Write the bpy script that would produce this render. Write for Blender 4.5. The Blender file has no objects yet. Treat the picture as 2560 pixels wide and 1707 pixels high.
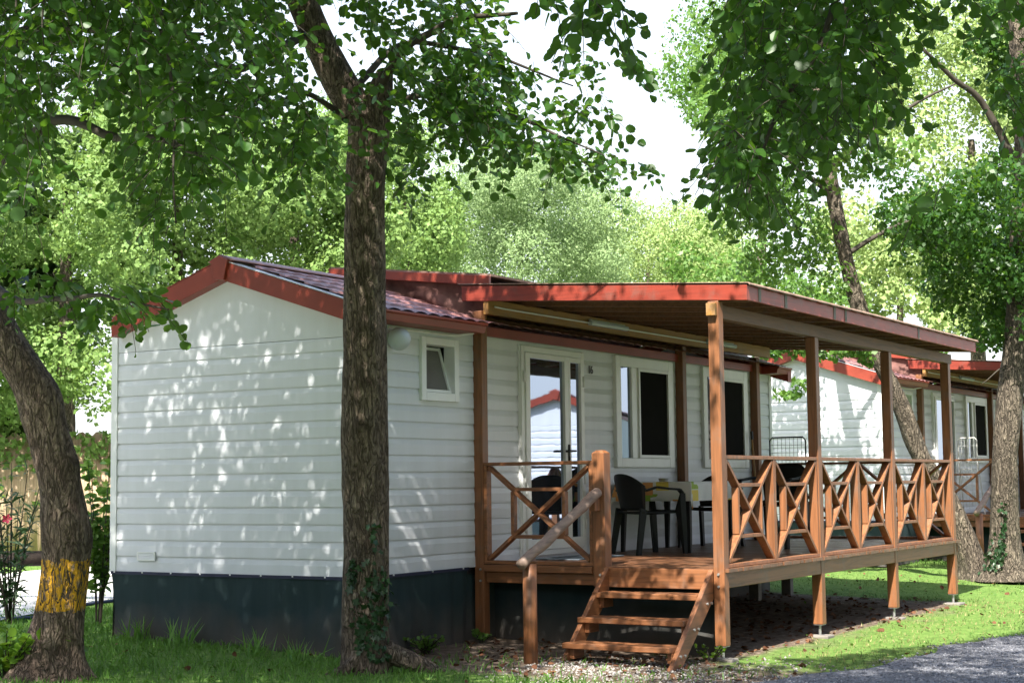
import bpy, bmesh, math, random
import numpy as np
from mathutils import Vector, Matrix, noise
R = math.radians
rng = np.random.default_rng(7)
random.seed(7)
scene = bpy.context.scene
COL = scene.collection
PI = math.pi

# ------------------------------------------------------------------ camera
CAM = np.array([-10.351, -7.8544, 1.4647])
FW = np.array([0.848518, 0.521672, 0.088743])
RT = np.array([0.524587, -0.851277, -0.01165])
UP = np.array([-0.069467, -0.056439, 0.995986])
FPX = 3972.0                                   # focal length in pixels of the 2560 px wide photograph
cd = bpy.data.cameras.new('camera'); co = bpy.data.objects.new('camera', cd); COL.objects.link(co)
cd.sensor_width = 36; cd.lens = FPX / 2560 * 36; cd.clip_end = 2000; cd.clip_start = .05
co.matrix_world = Matrix([[RT[0], UP[0], -FW[0], CAM[0]], [RT[1], UP[1], -FW[1], CAM[1]], [RT[2], UP[2], -FW[2], CAM[2]], [0, 0, 0, 1]])
scene.camera = co

# ------------------------------------------------------------------ sky, sun, exposure
SUN = np.array([-.78, -.22, 1.0]); SUN /= np.linalg.norm(SUN)
elev = math.asin(SUN[2])
w = bpy.data.worlds.new('World'); scene.world = w; w.use_nodes = True
nt = w.node_tree
sky = nt.nodes.new('ShaderNodeTexSky'); sky.sky_type = 'NISHITA'; sky.sun_disc = False
sky.sun_elevation = elev; sky.sun_rotation = math.atan2(SUN[0], SUN[1])
sky.air_density = 1.2; sky.dust_density = 2.5; sky.ozone_density = 1.0
nt.nodes['Background'].inputs['Strength'].default_value = .125
# bright summer haze whitening the lower sky
tcw = nt.nodes.new('ShaderNodeTexCoord'); sepw = nt.nodes.new('ShaderNodeSeparateXYZ'); nt.links.new(tcw.outputs['Generated'], sepw.inputs[0])
mr = nt.nodes.new('ShaderNodeMapRange'); mr.inputs[1].default_value = .12; mr.inputs[2].default_value = .62; mr.inputs[3].default_value = .85; mr.inputs[4].default_value = .0; mr.interpolation_type = 'SMOOTHSTEP'
nt.links.new(sepw.outputs[2], mr.inputs[0])
nz = nt.nodes.new('ShaderNodeTexNoise'); nz.inputs['Scale'].default_value = 2.5; nz.inputs['Detail'].default_value = 5; nt.links.new(tcw.outputs['Generated'], nz.inputs['Vector'])
mul = nt.nodes.new('ShaderNodeMath'); mul.operation = 'MULTIPLY_ADD'; nt.links.new(nz.outputs['Fac'], mul.inputs[0]); mul.inputs[1].default_value = .5; mul.inputs[2].default_value = .7
mu2 = nt.nodes.new('ShaderNodeMath'); mu2.operation = 'MULTIPLY'; mu2.use_clamp = True; nt.links.new(mr.outputs[0], mu2.inputs[0]); nt.links.new(mul.outputs[0], mu2.inputs[1])
mxw = nt.nodes.new('ShaderNodeMix'); mxw.data_type = 'RGBA'; nt.links.new(mu2.outputs[0], mxw.inputs[0]); nt.links.new(sky.outputs[0], mxw.inputs[6]); mxw.inputs[7].default_value = (4.3, 4.5, 4.7, 1)
nt.links.new(mxw.outputs[2], nt.nodes['Background'].inputs[0])
sl = bpy.data.lights.new('sun', 'SUN'); so = bpy.data.objects.new('sun', sl); COL.objects.link(so)
sl.energy = 5.0; sl.angle = R(.5); sl.color = (1, .95, .86)
so.rotation_euler = Vector(SUN).to_track_quat('Z', 'Y').to_euler(); so.location = (-20, -6, 25)
scene.view_settings.view_transform = 'Standard'; scene.view_settings.look = 'None'
scene.view_settings.gamma = 1; scene.view_settings.exposure = 1.6
scene.cycles.max_bounces = 8; scene.cycles.transparent_max_bounces = 8
scene.cycles.sample_clamp_indirect = 6

# ------------------------------------------------------------------ helpers
def at(px, py, d): return CAM + d * (FW + RT * (px - 1280) / FPX - UP * (py - 853.5) / FPX)
def pix(p):                                     # points (n,3) -> photo pixels and depth
    q = p - CAM; z = q @ FW
    return 1280 + FPX * (q @ RT) / z, 853.5 - FPX * (q @ UP) / z, z

def tag(o, label=None, cat=None, group=None, kind=None):
    if label: o['label'] = label
    if cat: o['category'] = cat
    if group: o['group'] = group
    if kind: o['kind'] = kind
    return o
def empty(name, loc=(0, 0, 0), rz=0):
    o = bpy.data.objects.new(name, None); COL.objects.link(o); o.location = loc; o.rotation_euler = (0, 0, rz)
    o.empty_display_size = .2
    return o
def link(name, me, mats, parent=None, smooth=False, bevel=0):
    o = bpy.data.objects.new(name, me); COL.objects.link(o)
    for m in (mats if isinstance(mats, (list, tuple)) else [mats]): me.materials.append(m)
    if smooth: me.polygons.foreach_set('use_smooth', [True] * len(me.polygons))
    if parent is not None: o.parent = parent
    if bevel:
        b = o.modifiers.new('bevel', 'BEVEL'); b.width = bevel; b.segments = 2; b.limit_method = 'ANGLE'; b.angle_limit = R(50)
    return o
def mesh_np(V, F, MI=None):
    """F: list of int arrays (n,k), all faces of one array have k corners"""
    me = bpy.data.meshes.new('m')
    F = [np.asarray(f, np.int32) for f in F if len(f)]
    V = np.asarray(V, np.float32)
    me.vertices.add(len(V)); me.vertices.foreach_set('co', V.ravel())
    nl = sum(f.size for f in F); nf = sum(len(f) for f in F)
    me.loops.add(nl); me.polygons.add(nf)
    me.loops.foreach_set('vertex_index', np.concatenate([f.ravel() for f in F]))
    tot = np.concatenate([np.full(len(f), f.shape[1], np.int32) for f in F])
    st = np.concatenate([[0], np.cumsum(tot)[:-1]]).astype(np.int32)
    me.polygons.foreach_set('loop_start', st); me.polygons.foreach_set('loop_total', tot)
    if MI is not None: me.polygons.foreach_set('material_index', np.concatenate([np.full(len(f), m, np.int32) for f, m in zip(F, MI)]))
    me.update(calc_edges=True); me.validate()
    return me
class MB:
    def __init__(s): s.v = []; s.f = []
    def add(s, vs, fs):
        n = len(s.v); s.v += [tuple(map(float, v)) for v in vs]; s.f += [tuple(i + n for i in f) for f in fs]
    def box(s, x0, x1, y0, y1, z0, z1):
        s.add([(x0, y0, z0), (x1, y0, z0), (x1, y1, z0), (x0, y1, z0), (x0, y0, z1), (x1, y0, z1), (x1, y1, z1), (x0, y1, z1)],
              [(0, 3, 2, 1), (4, 5, 6, 7), (0, 1, 5, 4), (1, 2, 6, 5), (2, 3, 7, 6), (3, 0, 4, 7)])
        return s
    def bar(s, p, q, a, b, ref=(0, 0, 1)):
        """rectangular bar p-q; a = size across ref x axis, b = size along ref"""
        p, q = np.array(p, float), np.array(q, float); d = q - p; d /= np.linalg.norm(d)
        r = np.array(ref, float); r = r - d * (r @ d); r /= np.linalg.norm(r); t = np.cross(d, r)
        vs = []
        for e in (p, q):
            for i, j in ((-1, -1), (1, -1), (1, 1), (-1, 1)): vs.append(e + t * a / 2 * i + r * b / 2 * j)
        s.add(vs, [(0, 1, 2, 3), (7, 6, 5, 4), (0, 4, 5, 1), (1, 5, 6, 2), (2, 6, 7, 3), (3, 7, 4, 0)])
        return s
    def tube(s, pts, rad, n=8, cap=True):
        pts = [np.array(p, float) for p in pts]
        rads = rad if hasattr(rad, '__len__') else [rad] * len(pts)
        prev = None; base = len(s.v); vs = []
        for i, p in enumerate(pts):
            d = pts[min(i + 1, len(pts) - 1)] - pts[max(i - 1, 0)]; d = d / (np.linalg.norm(d) + 1e-9)
            if prev is None:
                u = np.cross(d, [0, 0, 1.0]);
                if np.linalg.norm(u) < .1: u = np.cross(d, [1.0, 0, 0])
            else: u = prev - d * (prev @ d)
            u /= np.linalg.norm(u); prev = u; t = np.cross(d, u)
            for k in range(n): a = 2 * PI * k / n; vs.append(p + rads[i] * (u * math.cos(a) + t * math.sin(a)))
        fs = []
        for i in range(len(pts) - 1):
            for k in range(n): k2 = (k + 1) % n; fs.append((i * n + k, i * n + k2, (i + 1) * n + k2, (i + 1) * n + k))
        if cap: fs.append(tuple(reversed(range(n)))); fs.append(tuple(range((len(pts) - 1) * n, len(pts) * n)))
        s.add(vs, fs); return s
    def quad(s, a, b, c, d): s.add([a, b, c, d], [(0, 1, 2, 3)]); return s
    def prism(s, poly, axis, a, b):
        """extrude 2-D poly along axis from a to b (axis 0: poly=(y,z); 1: (x,z); 2: (x,y))"""
        n = len(poly)
        def mk(p, t): return {0: (t, p[0], p[1]), 1: (p[0], t, p[1]), 2: (p[0], p[1], t)}[axis]
        s.add([mk(p, a) for p in poly] + [mk(p, b) for p in poly],
              [tuple(range(n)), tuple(reversed(range(n, 2 * n)))] + [(i, i + n, (i + 1) % n + n, (i + 1) % n) for i in range(n)])
        return s
    def build(s, name, mat, parent=None, bevel=0, smooth=False):
        me = bpy.data.meshes.new(name); me.from_pydata(s.v, [], s.f); me.update()
        bm = bmesh.new(); bm.from_mesh(me); bmesh.ops.recalc_face_normals(bm, faces=bm.faces); bm.to_mesh(me); bm.free()
        return link(name, me, mat, parent, smooth, bevel)
def copy_tree(o, parent=None):
    c = o.copy(); COL.objects.link(c)
    if parent is not None: c.parent = parent
    for ch in list(o.children): copy_tree(ch, c)
    return c

# ------------------------------------------------------------------ materials
class NT:
    def __init__(s, name):
        s.m = bpy.data.materials.new(name); s.m.use_nodes = True; s.t = s.m.node_tree
        s.b = s.t.nodes['Principled BSDF']; s.out = s.t.nodes['Material Output']
    def n(s, typ, **kw):
        x = s.t.nodes.new('ShaderNode' + typ)
        for k, v in kw.items():
            if k in x.inputs and not hasattr(x, k): x.inputs[k].default_value = v
            else: setattr(x, k, v)
        return x
    def l(s, a, b): s.t.links.new(a, b)
    def inp(s, **kw):
        for k, v in kw.items(): s.b.inputs[k.replace('_', ' ')].default_value = v
    def coord(s, scale=(1, 1, 1), kind='Object', rot=(0, 0, 0)):
        tc = s.n('TexCoord'); mp = s.n('Mapping'); s.l(tc.outputs[kind], mp.inputs[0]); mp.inputs['Scale'].default_value = scale; mp.inputs['Rotation'].default_value = rot
        return mp.outputs[0]
    def noise(s, vec, scale=5, detail=4, rough=.55, dist=0):
        x = s.n('TexNoise'); x.inputs['Scale'].default_value = scale; x.inputs['Detail'].default_value = detail
        x.inputs['Roughness'].default_value = rough; x.inputs['Distortion'].default_value = dist
        if vec is not None: s.l(vec, x.inputs['Vector'])
        return x.outputs['Fac']
    def ramp(s, fac, stops):
        x = s.n('ValToRGB'); e = x.color_ramp.elements
        while len(e) < len(stops): e.new(.5)
        for i, (p, c) in enumerate(stops): e[i].position = p; e[i].color = (*c, 1) if len(c) == 3 else c
        s.l(fac, x.inputs[0]); return x.outputs[0]
    def mix(s, fac, a, b, mode='MIX'):
        x = s.n('Mix'); x.data_type = 'RGBA'; x.blend_type = mode
        for k, v in ((0, fac), (6, a), (7, b)):
            if hasattr(v, 'is_linked') or hasattr(v, 'node'): s.l(v, x.inputs[k])
            else: x.inputs[k].default_value = v if not isinstance(v, tuple) or len(v) == 4 else (*v, 1)
        return x.outputs[2]
    def math(s, op, a, b=None, c=None):
        x = s.n('Math'); x.operation = op
        for k, v in enumerate((a, b, c)):
            if v is None: continue
            if hasattr(v, 'node'): s.l(v, x.inputs[k])
            else: x.inputs[k].default_value = v
        return x.outputs[0]
    def bump(s, h, strength=.3, dist=.01):
        x = s.n('Bump'); x.inputs['Strength'].default_value = strength; x.inputs['Distance'].default_value = dist
        s.l(h, x.inputs['Height']); s.l(x.outputs[0], s.b.inputs['Normal'])
    def color(s, c): s.l(c, s.b.inputs['Base Color'])
def simple(name, col, rough=.5, var=.12, scale=6, metallic=0, bump=0, spec=.5, stretch=(1, 1, 1)):
    t = NT(name); v = t.coord(stretch); f = t.noise(v, scale, 5)
    a = tuple(c * (1 - var) for c in col); b = tuple(min(1, c * (1 + var)) for c in col)
    t.color(t.ramp(f, [(.3, a), (.7, b)])); t.inp(Roughness=rough, Metallic=metallic)
    t.b.inputs['Specular IOR Level'].default_value = spec
    if bump: t.bump(t.noise(v, scale * 8, 3), bump, .004)
    return t.m
def siding_mat(name, col):
    t = NT(name); v = t.coord((1, 1, 1)); v2 = t.coord((3, 3, .35))
    dirt = t.ramp(t.noise(v2, 2.2, 6, .6), [(.35, (.93, .93, .92)), (.7, (1, 1, 1))])
    c = t.mix(1, (*col, 1), dirt, 'MULTIPLY'); t.color(c)
    t.inp(Roughness=.42); return t.m
def wood_mat(name, col, dark=.55, rough=.5, axis=2):
    t = NT(name); sc = [14, 14, 14]; sc[axis] = .9
    geo = t.n('NewGeometry'); oi = t.n('ObjectInfo')
    tc = t.n('TexCoord'); add = t.n('VectorMath'); add.operation = 'ADD'
    cmb = t.n('CombineXYZ'); rm = t.math('MULTIPLY', geo.outputs['Random Per Island'], 37.0)
    for k in range(3): t.l(rm, cmb.inputs[k])
    t.l(tc.outputs['Object'], add.inputs[0]); t.l(cmb.outputs[0], add.inputs[1])
    mp = t.n('Mapping'); mp.inputs['Scale'].default_value = sc; t.l(add.outputs[0], mp.inputs[0])
    g = t.noise(mp.outputs[0], 1.6, 6, .6, 1.2)
    c = t.ramp(g, [(.3, tuple(x * dark * .85 for x in col)), (.55, col), (.8, tuple(min(1, x * 1.25) for x in col))])
    kn = t.noise(t.coord((1, 1, 1)), 2.3, 3); c = t.mix(t.math('MULTIPLY', kn, .40), c, tuple(x * .5 for x in col))
    gr = t.ramp(t.noise(t.coord((1.3, 1.3, 1.3)), 3.1, 6, .7), [(.52, (0, 0, 0)), (.72, (.45, .45, .45))]); g_ = sum(col) / 3; c = t.mix(gr, c, (g_ * 1.15, g_ * .95, g_ * .8))
    tint = t.ramp(geo.outputs['Random Per Island'], [(0, (.78, .76, .74)), (1, (1.0, 1.0, 1.0))])
    c = t.mix(1, c, tint, 'MULTIPLY'); t.color(c)
    t.inp(Roughness=rough); t.bump(g, .25, .004); return t.m
def leaf_mat(name, c1, c2, trans=(.10, .2, .02), tf=.35, rough=.45, spec=.4):
    t = NT(name); geo = t.n('NewGeometry'); f = geo.outputs['Random Per Island']
    c = t.ramp(f, [(0, c1), (.75, c2), (1, tuple(min(1, x * 1.35) for x in c2))])
    c = t.mix(t.noise(t.coord((1, 1, 1)), .9, 2), c, tuple(x * .8 for x in c1), 'MIX')
    t.color(c); t.inp(Roughness=rough); t.b.inputs['Specular IOR Level'].default_value = spec
    tr = t.n('BsdfTranslucent'); tr.inputs[0].default_value = (*trans, 1)
    mx = t.n('MixShader'); mx.inputs[0].default_value = tf
    t.l(t.b.outputs[0], mx.inputs[1]); t.l(tr.outputs[0], mx.inputs[2]); t.l(mx.outputs[0], t.out.inputs[0]); return t.m
def bark_mat(name, a, b, lich=(.25, .22, .175), scale=1.0, band=None):
    t = NT(name)
    def ridge(sc, k, dist):
        n = t.noise(t.coord(sc), 1.0, 3, .5, dist)
        return t.math('MINIMUM', t.math('MULTIPLY', t.math('ABSOLUTE', t.math('SUBTRACT', n, .5)), k), 1.0)
    crack = t.math('MULTIPLY', t.math('POWER', ridge((22 * scale, 22 * scale, 6.0 * scale), 11.0, .8), .7), t.math('ADD', t.math('MULTIPLY', ridge((40 * scale, 40 * scale, 14 * scale), 9.0, .5), .45), .55))
    n1 = t.noise(t.coord((5, 5, 2.4)), 1.8 * scale, 6, .65); n2 = t.noise(t.coord((1, 1, .6)), 7 * scale, 5, .6); n3 = t.noise(t.coord((60, 60, 30)), 1.0, 3, .6)
    base = t.ramp(n1, [(.3, a), (.7, b)])
    base = t.mix(t.ramp(n2, [(.55, (0, 0, 0)), (.75, (.5, .5, .5))]), base, lich)
    base = t.mix(1, base, t.ramp(n3, [(.3, (.72, .72, .72)), (.7, (1.15, 1.15, 1.15))]), 'MULTIPLY')
    base = t.mix(crack, tuple(x * .30 for x in a), base)
    sca = t.n('Attribute'); sca.attribute_name = 'scar'
    base = t.mix(t.math('MULTIPLY', sca.outputs['Fac'], .8), base, tuple(x * .25 for x in a))
    h = t.math('ADD', t.math('MULTIPLY', crack, .9), t.math('MULTIPLY', n1, .7))
    if band:
        z0, z1 = band
        geo = t.n('NewGeometry'); sep = t.n('SeparateXYZ'); t.l(geo.outputs['Position'], sep.inputs[0])
        wz = t.math('ADD', sep.outputs[2], t.math('MULTIPLY', t.math('SUBTRACT', t.noise(t.coord((9, 9, 9)), 1.5, 4), .5), .1))
        m = t.math('MULTIPLY', t.math('GREATER_THAN', wz, z0), t.math('LESS_THAN', wz, z1))
        wear = t.ramp(t.noise(t.coord((5, 5, 2.2)), 5.5, 6, .7), [(.39, (0, 0, 0)), (.52, (1, 1, 1))])
        cm = t.math('GREATER_THAN', crack, .36)
        m = t.math('MULTIPLY', t.math('MULTIPLY', m, wear), cm)
        base = t.mix(m, base, t.mix(n3, (.52, .25, .018), (.88, .48, .04)))
    t.color(base); t.inp(Roughness=.9); t.b.inputs['Specular IOR Level'].default_value = .2
    t.bump(h, 1.0, .03); return t.m

M = {}
M['siding'] = siding_mat('white vinyl siding', (.69, .71, .755))
M['trim'] = simple('white trim', (.74, .76, .76), .4, .04)
M['pvc'] = simple('white pvc', (.78, .79, .78), .32, .04)
M['roof'] = simple('dark red roof panel', (.30, .14, .13), .5, .25, 5, .0, 0, .7)
M['red'] = simple('red painted metal', (.25, .042, .024), .42, .15, 4)
M['flash'] = simple('flashing with painted sky sheen', (.60, .58, .62), .3, .08, 4, .2, 0, .8)  # pale colour stands in for bright sky reflected off glossy red metal
M['redwood'] = wood_mat('red painted board', (.31, .044, .024), .8, .5, 1)
M['redwoodx'] = wood_mat('red painted long board', (.40, .055, .028), .75, .5, 0)
M['wood'] = wood_mat('stained wood upright', (.31, .125, .050), .55, .5, 2)
M['woody'] = wood_mat('stained wood across', (.31, .125, .050), .55, .5, 1)
M['woodx'] = wood_mat('stained wood along', (.31, .125, .050), .55, .5, 0)
M['deck'] = wood_mat('deck boards', (.22, .10, .05), .6, .38, 1)
M['pine'] = wood_mat('pale pine beam', (.46, .24, .065), .75, .5, 0)
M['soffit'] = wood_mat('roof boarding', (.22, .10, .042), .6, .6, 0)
M['grey_wood'] = wood_mat('weathered pole', (.34, .24, .19), .6, .6, 0)
M['shingle'] = simple('bitumen shingles', (.26, .17, .13), .9, .3, 30)
M['net_brown'] = simple('brown shade netting', (.15, .075, .065), .85, .35, 9, 0, .4, .2)
def skirt_mat():
    t = NT('green shade netting'); v = t.coord((1, 1, 1))
    geo = t.n('NewGeometry'); sep = t.n('SeparateXYZ'); t.l(geo.outputs['Position'], sep.inputs[0])
    h = t.math('ADD', sep.outputs[2], t.math('MULTIPLY', t.noise(t.coord((2, 2, 2)), 1.6, 5), .5))
    dirt = t.ramp(h, [(.32, (1, 1, 1)), (.72, (0, 0, 0))])
    c = t.mix(t.noise(t.coord((9, 9, .8)), 1.5, 4), (.014, .030, .034), (.030, .050, .053))
    c = t.mix(t.math('MULTIPLY', dirt, .8), c, (.10, .08, .068)); t.color(c)
    t.inp(Roughness=.85); t.b.inputs['Specular IOR Level'].default_value = .25
    wv = t.noise(t.coord((60, 60, 160)), 4, 2); t.bump(wv, .4, .003); return t.m
M['skirt'] = skirt_mat()
M['hem'] = simple('dark blue hem', (.012, .016, .05), .6)
def glass_mat(name, base, metallic, rough=.02):
    t = NT(name); t.inp(Base_Color=(*base, 1), Roughness=rough, Metallic=metallic); t.b.inputs['Specular IOR Level'].default_value = .9
    t.bump(t.noise(t.coord((1, 1, 2)), 2.5, 2), .012, .02); return t.m
M['glass'] = glass_mat('reflective glazing', (.33, .38, .48), .95)
M['dark_glass'] = glass_mat('dark glazing', (.02, .021, .024), .15, .12)
M['screen'] = simple('insect screen', (.008, .0075, .007), .9, .2, 6, 0, 0, .08)
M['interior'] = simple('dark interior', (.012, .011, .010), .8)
M['frost'] = simple('frosted pane', (.16, .15, .145), .35)
M['plastic'] = simple('black green plastic', (.007, .009, .009), .45, .2, 6, 0, 0, .3)
M['black'] = simple('black metal', (.015, .015, .016), .4, .1)
M['steel'] = simple('galvanised steel', (.5, .5, .5), .4, .2, 12, .8)
M['whitewire'] = simple('white coated wire', (.5, .5, .48), .4, .05)
M['lamp'] = simple('opal lamp cover', (.52, .56, .62), .3, .03)
M['concrete'] = simple('concrete', (.20, .18, .16), .9, .25, 9, 0, .3)
M['hose'] = simple('blue hose', (.03, .05, .12), .5)
M['log'] = simple('dark log', (.016, .011, .008), .8, .4, 8, 0, .6, .2, (1, 6, 6))
M['mat'] = simple('door mat', (.07, .09, .11), .9, .4, 20)
M['bark'] = bark_mat('alder bark', (.185, .135, .10), (.31, .25, .20))
M['bark_band'] = bark_mat('alder bark with paint', (.19, .135, .105), (.32, .245, .195), band=(.60, .955))
M['bark_grey'] = bark_mat('grey bark', (.13, .105, .08), (.27, .225, .17), scale=.8)
M['twig'] = simple('twig bark', (.04, .032, .022), .8, .3)
M['leaf'] = leaf_mat('alder leaf', (.024, .072, .012), (.050, .13, .020), (.13, .27, .018), .38, .42)
M['leaf_dark'] = leaf_mat('dark wood leaf', (.018, .042, .012), (.03, .065, .016), (.05, .1, .01), .15, .5)  # kept dark so the added wood ring bounces little light
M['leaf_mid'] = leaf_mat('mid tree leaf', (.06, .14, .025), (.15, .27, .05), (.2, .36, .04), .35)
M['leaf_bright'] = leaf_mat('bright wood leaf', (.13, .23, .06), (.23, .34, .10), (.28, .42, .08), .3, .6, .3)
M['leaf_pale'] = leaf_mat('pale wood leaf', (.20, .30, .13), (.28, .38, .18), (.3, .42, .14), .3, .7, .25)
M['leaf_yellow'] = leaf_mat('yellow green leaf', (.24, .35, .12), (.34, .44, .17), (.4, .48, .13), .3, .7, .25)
M['ivy'] = leaf_mat('ivy leaf', (.018, .05, .018), (.035, .085, .03), (.05, .12, .02), .15, .4)
M['oleander'] = leaf_mat('oleander leaf', (.035, .08, .035), (.07, .13, .05), (.08, .16, .03), .2, .4)
M['sprout'] = leaf_mat('young leaf', (.10, .22, .02), (.2, .36, .03), (.25, .4, .03), .35, .4)
M['pink'] = simple('pink petal', (.65, .05, .10), .5)
M['grass'] = leaf_mat('grass blade', (.10, .25, .05), (.21, .37, .09), (.25, .45, .05), .35, .5, .3)
M['turf'] = leaf_mat('short turf blade', (.085, .165, .04), (.17, .26, .075), (.18, .28, .045), .25, .6, .2)
M['straw'] = leaf_mat('dry grass blade', (.30, .24, .11), (.52, .45, .24), (.4, .35, .14), .25, .6, .2)
M['litter'] = leaf_mat('dry leaf', (.09, .035, .018), (.20, .10, .05), (.15, .06, .02), .1, .8, .2)
def patches_mat():
    t = NT('tablecloth print'); v = t.coord((1, 1, 1))
    vor = t.n('TexVoronoi'); vor.inputs['Scale'].default_value = 6.5; vor.distance = 'CHEBYCHEV'; t.l(v, vor.inputs['Vector'])
    sep = t.n('SeparateColor'); t.l(vor.outputs['Color'], sep.inputs[0])
    c = t.ramp(sep.outputs[0], [(0, (.75, .75, .70)), (.30, (.75, .75, .70)), (.31, (.75, .33, .10)), (.55, (.75, .33, .10)), (.56, (.78, .60, .10)), (.76, (.78, .60, .10)), (.77, (.33, .48, .05))])
    t.t.nodes[-1].color_ramp.interpolation = 'CONSTANT'
    inside = t.math('LESS_THAN', vor.outputs['Distance'], .46)
    t.color(t.mix(inside, (.75, .75, .70), c)); t.inp(Roughness=.6); return t.m
M['cloth'] = patches_mat()
def ground_mat():
    t = NT('lawn soil'); v = t.coord((1, 1, 1))
    n = t.noise(v, .8, 6, .6); n2 = t.noise(v, 14, 6, .65)
    att = t.n('Attribute'); att.attribute_name = 'dirt'
    g = t.ramp(n2, [(.3, (.06, .12, .025)), (.6, (.13, .21, .05)), (.8, (.24, .26, .10))])
    d = t.ramp(n2, [(.3, (.055, .04, .03)), (.55, (.14, .105, .08)), (.8, (.34, .28, .21))])
    f = t.math('ADD', att.outputs['Fac'], t.math('MULTIPLY', t.math('SUBTRACT', n, .5), .9))
    f = t.ramp(f, [(.35, (0, 0, 0)), (.6, (1, 1, 1))])
    t.color(t.mix(f, g, d)); t.inp(Roughness=.95); t.b.inputs['Specular IOR Level'].default_value = .1; t.bump(n2, .8, .03); return t.m
M['ground'] = ground_mat()
def gravel_mat(name, a, b, sc=45):
    t = NT(name); v = t.coord((1, 1, 1)); vor = t.n('TexVoronoi'); vor.inputs['Scale'].default_value = sc; t.l(v, vor.inputs['Vector'])
    sep = t.n('SeparateColor'); t.l(vor.outputs['Color'], sep.inputs[0]); n = t.noise(v, 1.3, 5)
    c = t.ramp(sep.outputs[0], [(0, a), (1, b)]); c = t.mix(t.ramp(n, [(.4, (0, 0, 0)), (.75, (.6, .6, .6))]), c, tuple(x * .55 for x in a)); t.color(c)
    t.inp(Roughness=.85); t.bump(vor.outputs['Distance'], 1.0, .02); return t.m
M['gravel'] = gravel_mat('grey gravel', (.10, .104, .12), (.24, .245, .275))
M['stone'] = leaf_mat('grey road stone', (.10, .104, .122), (.36, .365, .40), (.1, .1, .1), 0, .8)
M['pebble'] = leaf_mat('pale pebble', (.17, .15, .135), (.42, .40, .38), (.1, .1, .1), 0, .8)
M['paving'] = simple('pale paving', (.58, .56, .54), .8, .08, 3)
def reed_mat():
    t = NT('reed screen'); v = t.coord((60, 60, 1.5)); n = t.noise(v, 1, 4); t.color(t.ramp(n, [(.3, (.30, .20, .13)), (.7, (.52, .38, .26))])); t.inp(Roughness=.9); t.bump(n, .6, .01); return t.m
M['reed'] = reed_mat()

# ------------------------------------------------------------------ ground
def gh(x, y):
    x = np.asarray(x, float); y = np.asarray(y, float)
    a = np.clip((y + 2.4) * .03, -.03, .30)
    b = np.clip((x - 9) * .012, 0, .25)
    return a + b * np.clip((y + 5) / 2, 0, 1) + .012 * np.sin(x * 1.7 + y * .9) * np.sin(y * 1.3)
def road_edge(x):
    return np.interp(x, [-30, -3, -1.4, -.4, .4, 1.1, 3.05, 5.2, 9, 15, 25, 60], [-3.4, -2.9, -2.75, -2.85, -3.1, -3.4, -3.65, -3.97, -4.6, -5.6, -7.5, -14]) + .12 * np.sin(x * 1.9) + .06 * np.sin(x * 5.3 + 1)
def build_ground():
    xs = np.concatenate([np.linspace(-400, -30, 8)[:-1], np.linspace(-30, -6, 25)[:-1], np.linspace(-6, 16, 221), np.linspace(16, 50, 69)[1:], np.linspace(50, 600, 12)[1:]])
    ys = np.concatenate([np.linspace(-400, -20, 8)[:-1], np.linspace(-20, -6, 25)[:-1], np.linspace(-6, 8, 141), np.linspace(8, 40, 65)[1:], np.linspace(40, 600, 12)[1:]])
    X, Y = np.meshgrid(xs, ys, indexing='ij'); Z = gh(X, Y)
    n = np.array([noise.noise((x * 3, y * 3, 0)) for x, y in zip(X.ravel(), Y.ravel())]).reshape(X.shape); Z = Z + .012 * n
    V = np.stack([X, Y, Z], -1).reshape(-1, 3); a, b = X.shape
    i = np.arange(a * b).reshape(a, b); F = np.stack([i[:-1, :-1], i[1:, :-1], i[1:, 1:], i[:-1, 1:]], -1).reshape(-1, 4)
    me = mesh_np(V, [F])
    # bare soil: under the porch, round the steps, along the road edge
    x, y = V[:, 0], V[:, 1]
    def soft(lo, hi, v): return np.clip((v - lo) / (hi - lo), 0, 1)
    under = soft(1.4, 2.0, x) * soft(9.0, 8.0, x) * soft(-2.7, -2.2, y) * soft(1.5, .5, y)
    steps = np.clip(1.35 - np.hypot((x - .9) / 1.3, (y + 1.4) / 1.5), 0, 1)
    corner = np.clip(1.2 - np.hypot((x - 1.0) / 1.5, (y + .3) / .8), 0, 1)
    edge = .45 * np.clip(1 - np.abs(y - road_edge(x) - .1) / .45, 0, 1)
    strip = .38 * soft(1.5, 2, x) * soft(9, 8, x) * soft(-3.2, -2.7, y) * soft(-2.0, -2.4, y)
    far = .4 * soft(14.5, 15, x)* soft(6, 3, y)
    front = .75 * np.clip(1.2 - np.hypot((x - .6) / 1.5, (y + 2.9) / .75), 0, 1)
    D = np.maximum.reduce([front, under, steps, corner, edge, strip, far]).astype(np.float32)
    at_ = me.attributes.new('dirt', 'FLOAT', 'POINT'); at_.data.foreach_set('value', D)
    o = link('ground', me, M['ground'], smooth=True); tag(o, kind='structure'); return o
build_ground()
def sheet(name, x0, x1, nx, ylo, yhi, ny, mat, lift):
    xs = np.linspace(x0, x1, nx); t = np.linspace(0, 1, ny)
    V = [];
    for x in xs:
        a, b = ylo(x), yhi(x)
        for s in t: y = a + (b - a) * s; V.append((x, y, gh(x, y) + lift))
    i = np.arange(nx * ny).reshape(nx, ny); F = np.stack([i[:-1, :-1], i[1:, :-1], i[1:, 1:], i[:-1, 1:]], -1).reshape(-1, 4)
    o = link(name, mesh_np(V, [F]), mat, smooth=True); return tag(o, kind='structure')
sheet('gravel_road', -30, 60, 360, lambda x: road_edge(x) - 5.5 - .02 * abs(x), lambda x: road_edge(x), 24, M['gravel'], .022)
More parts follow.
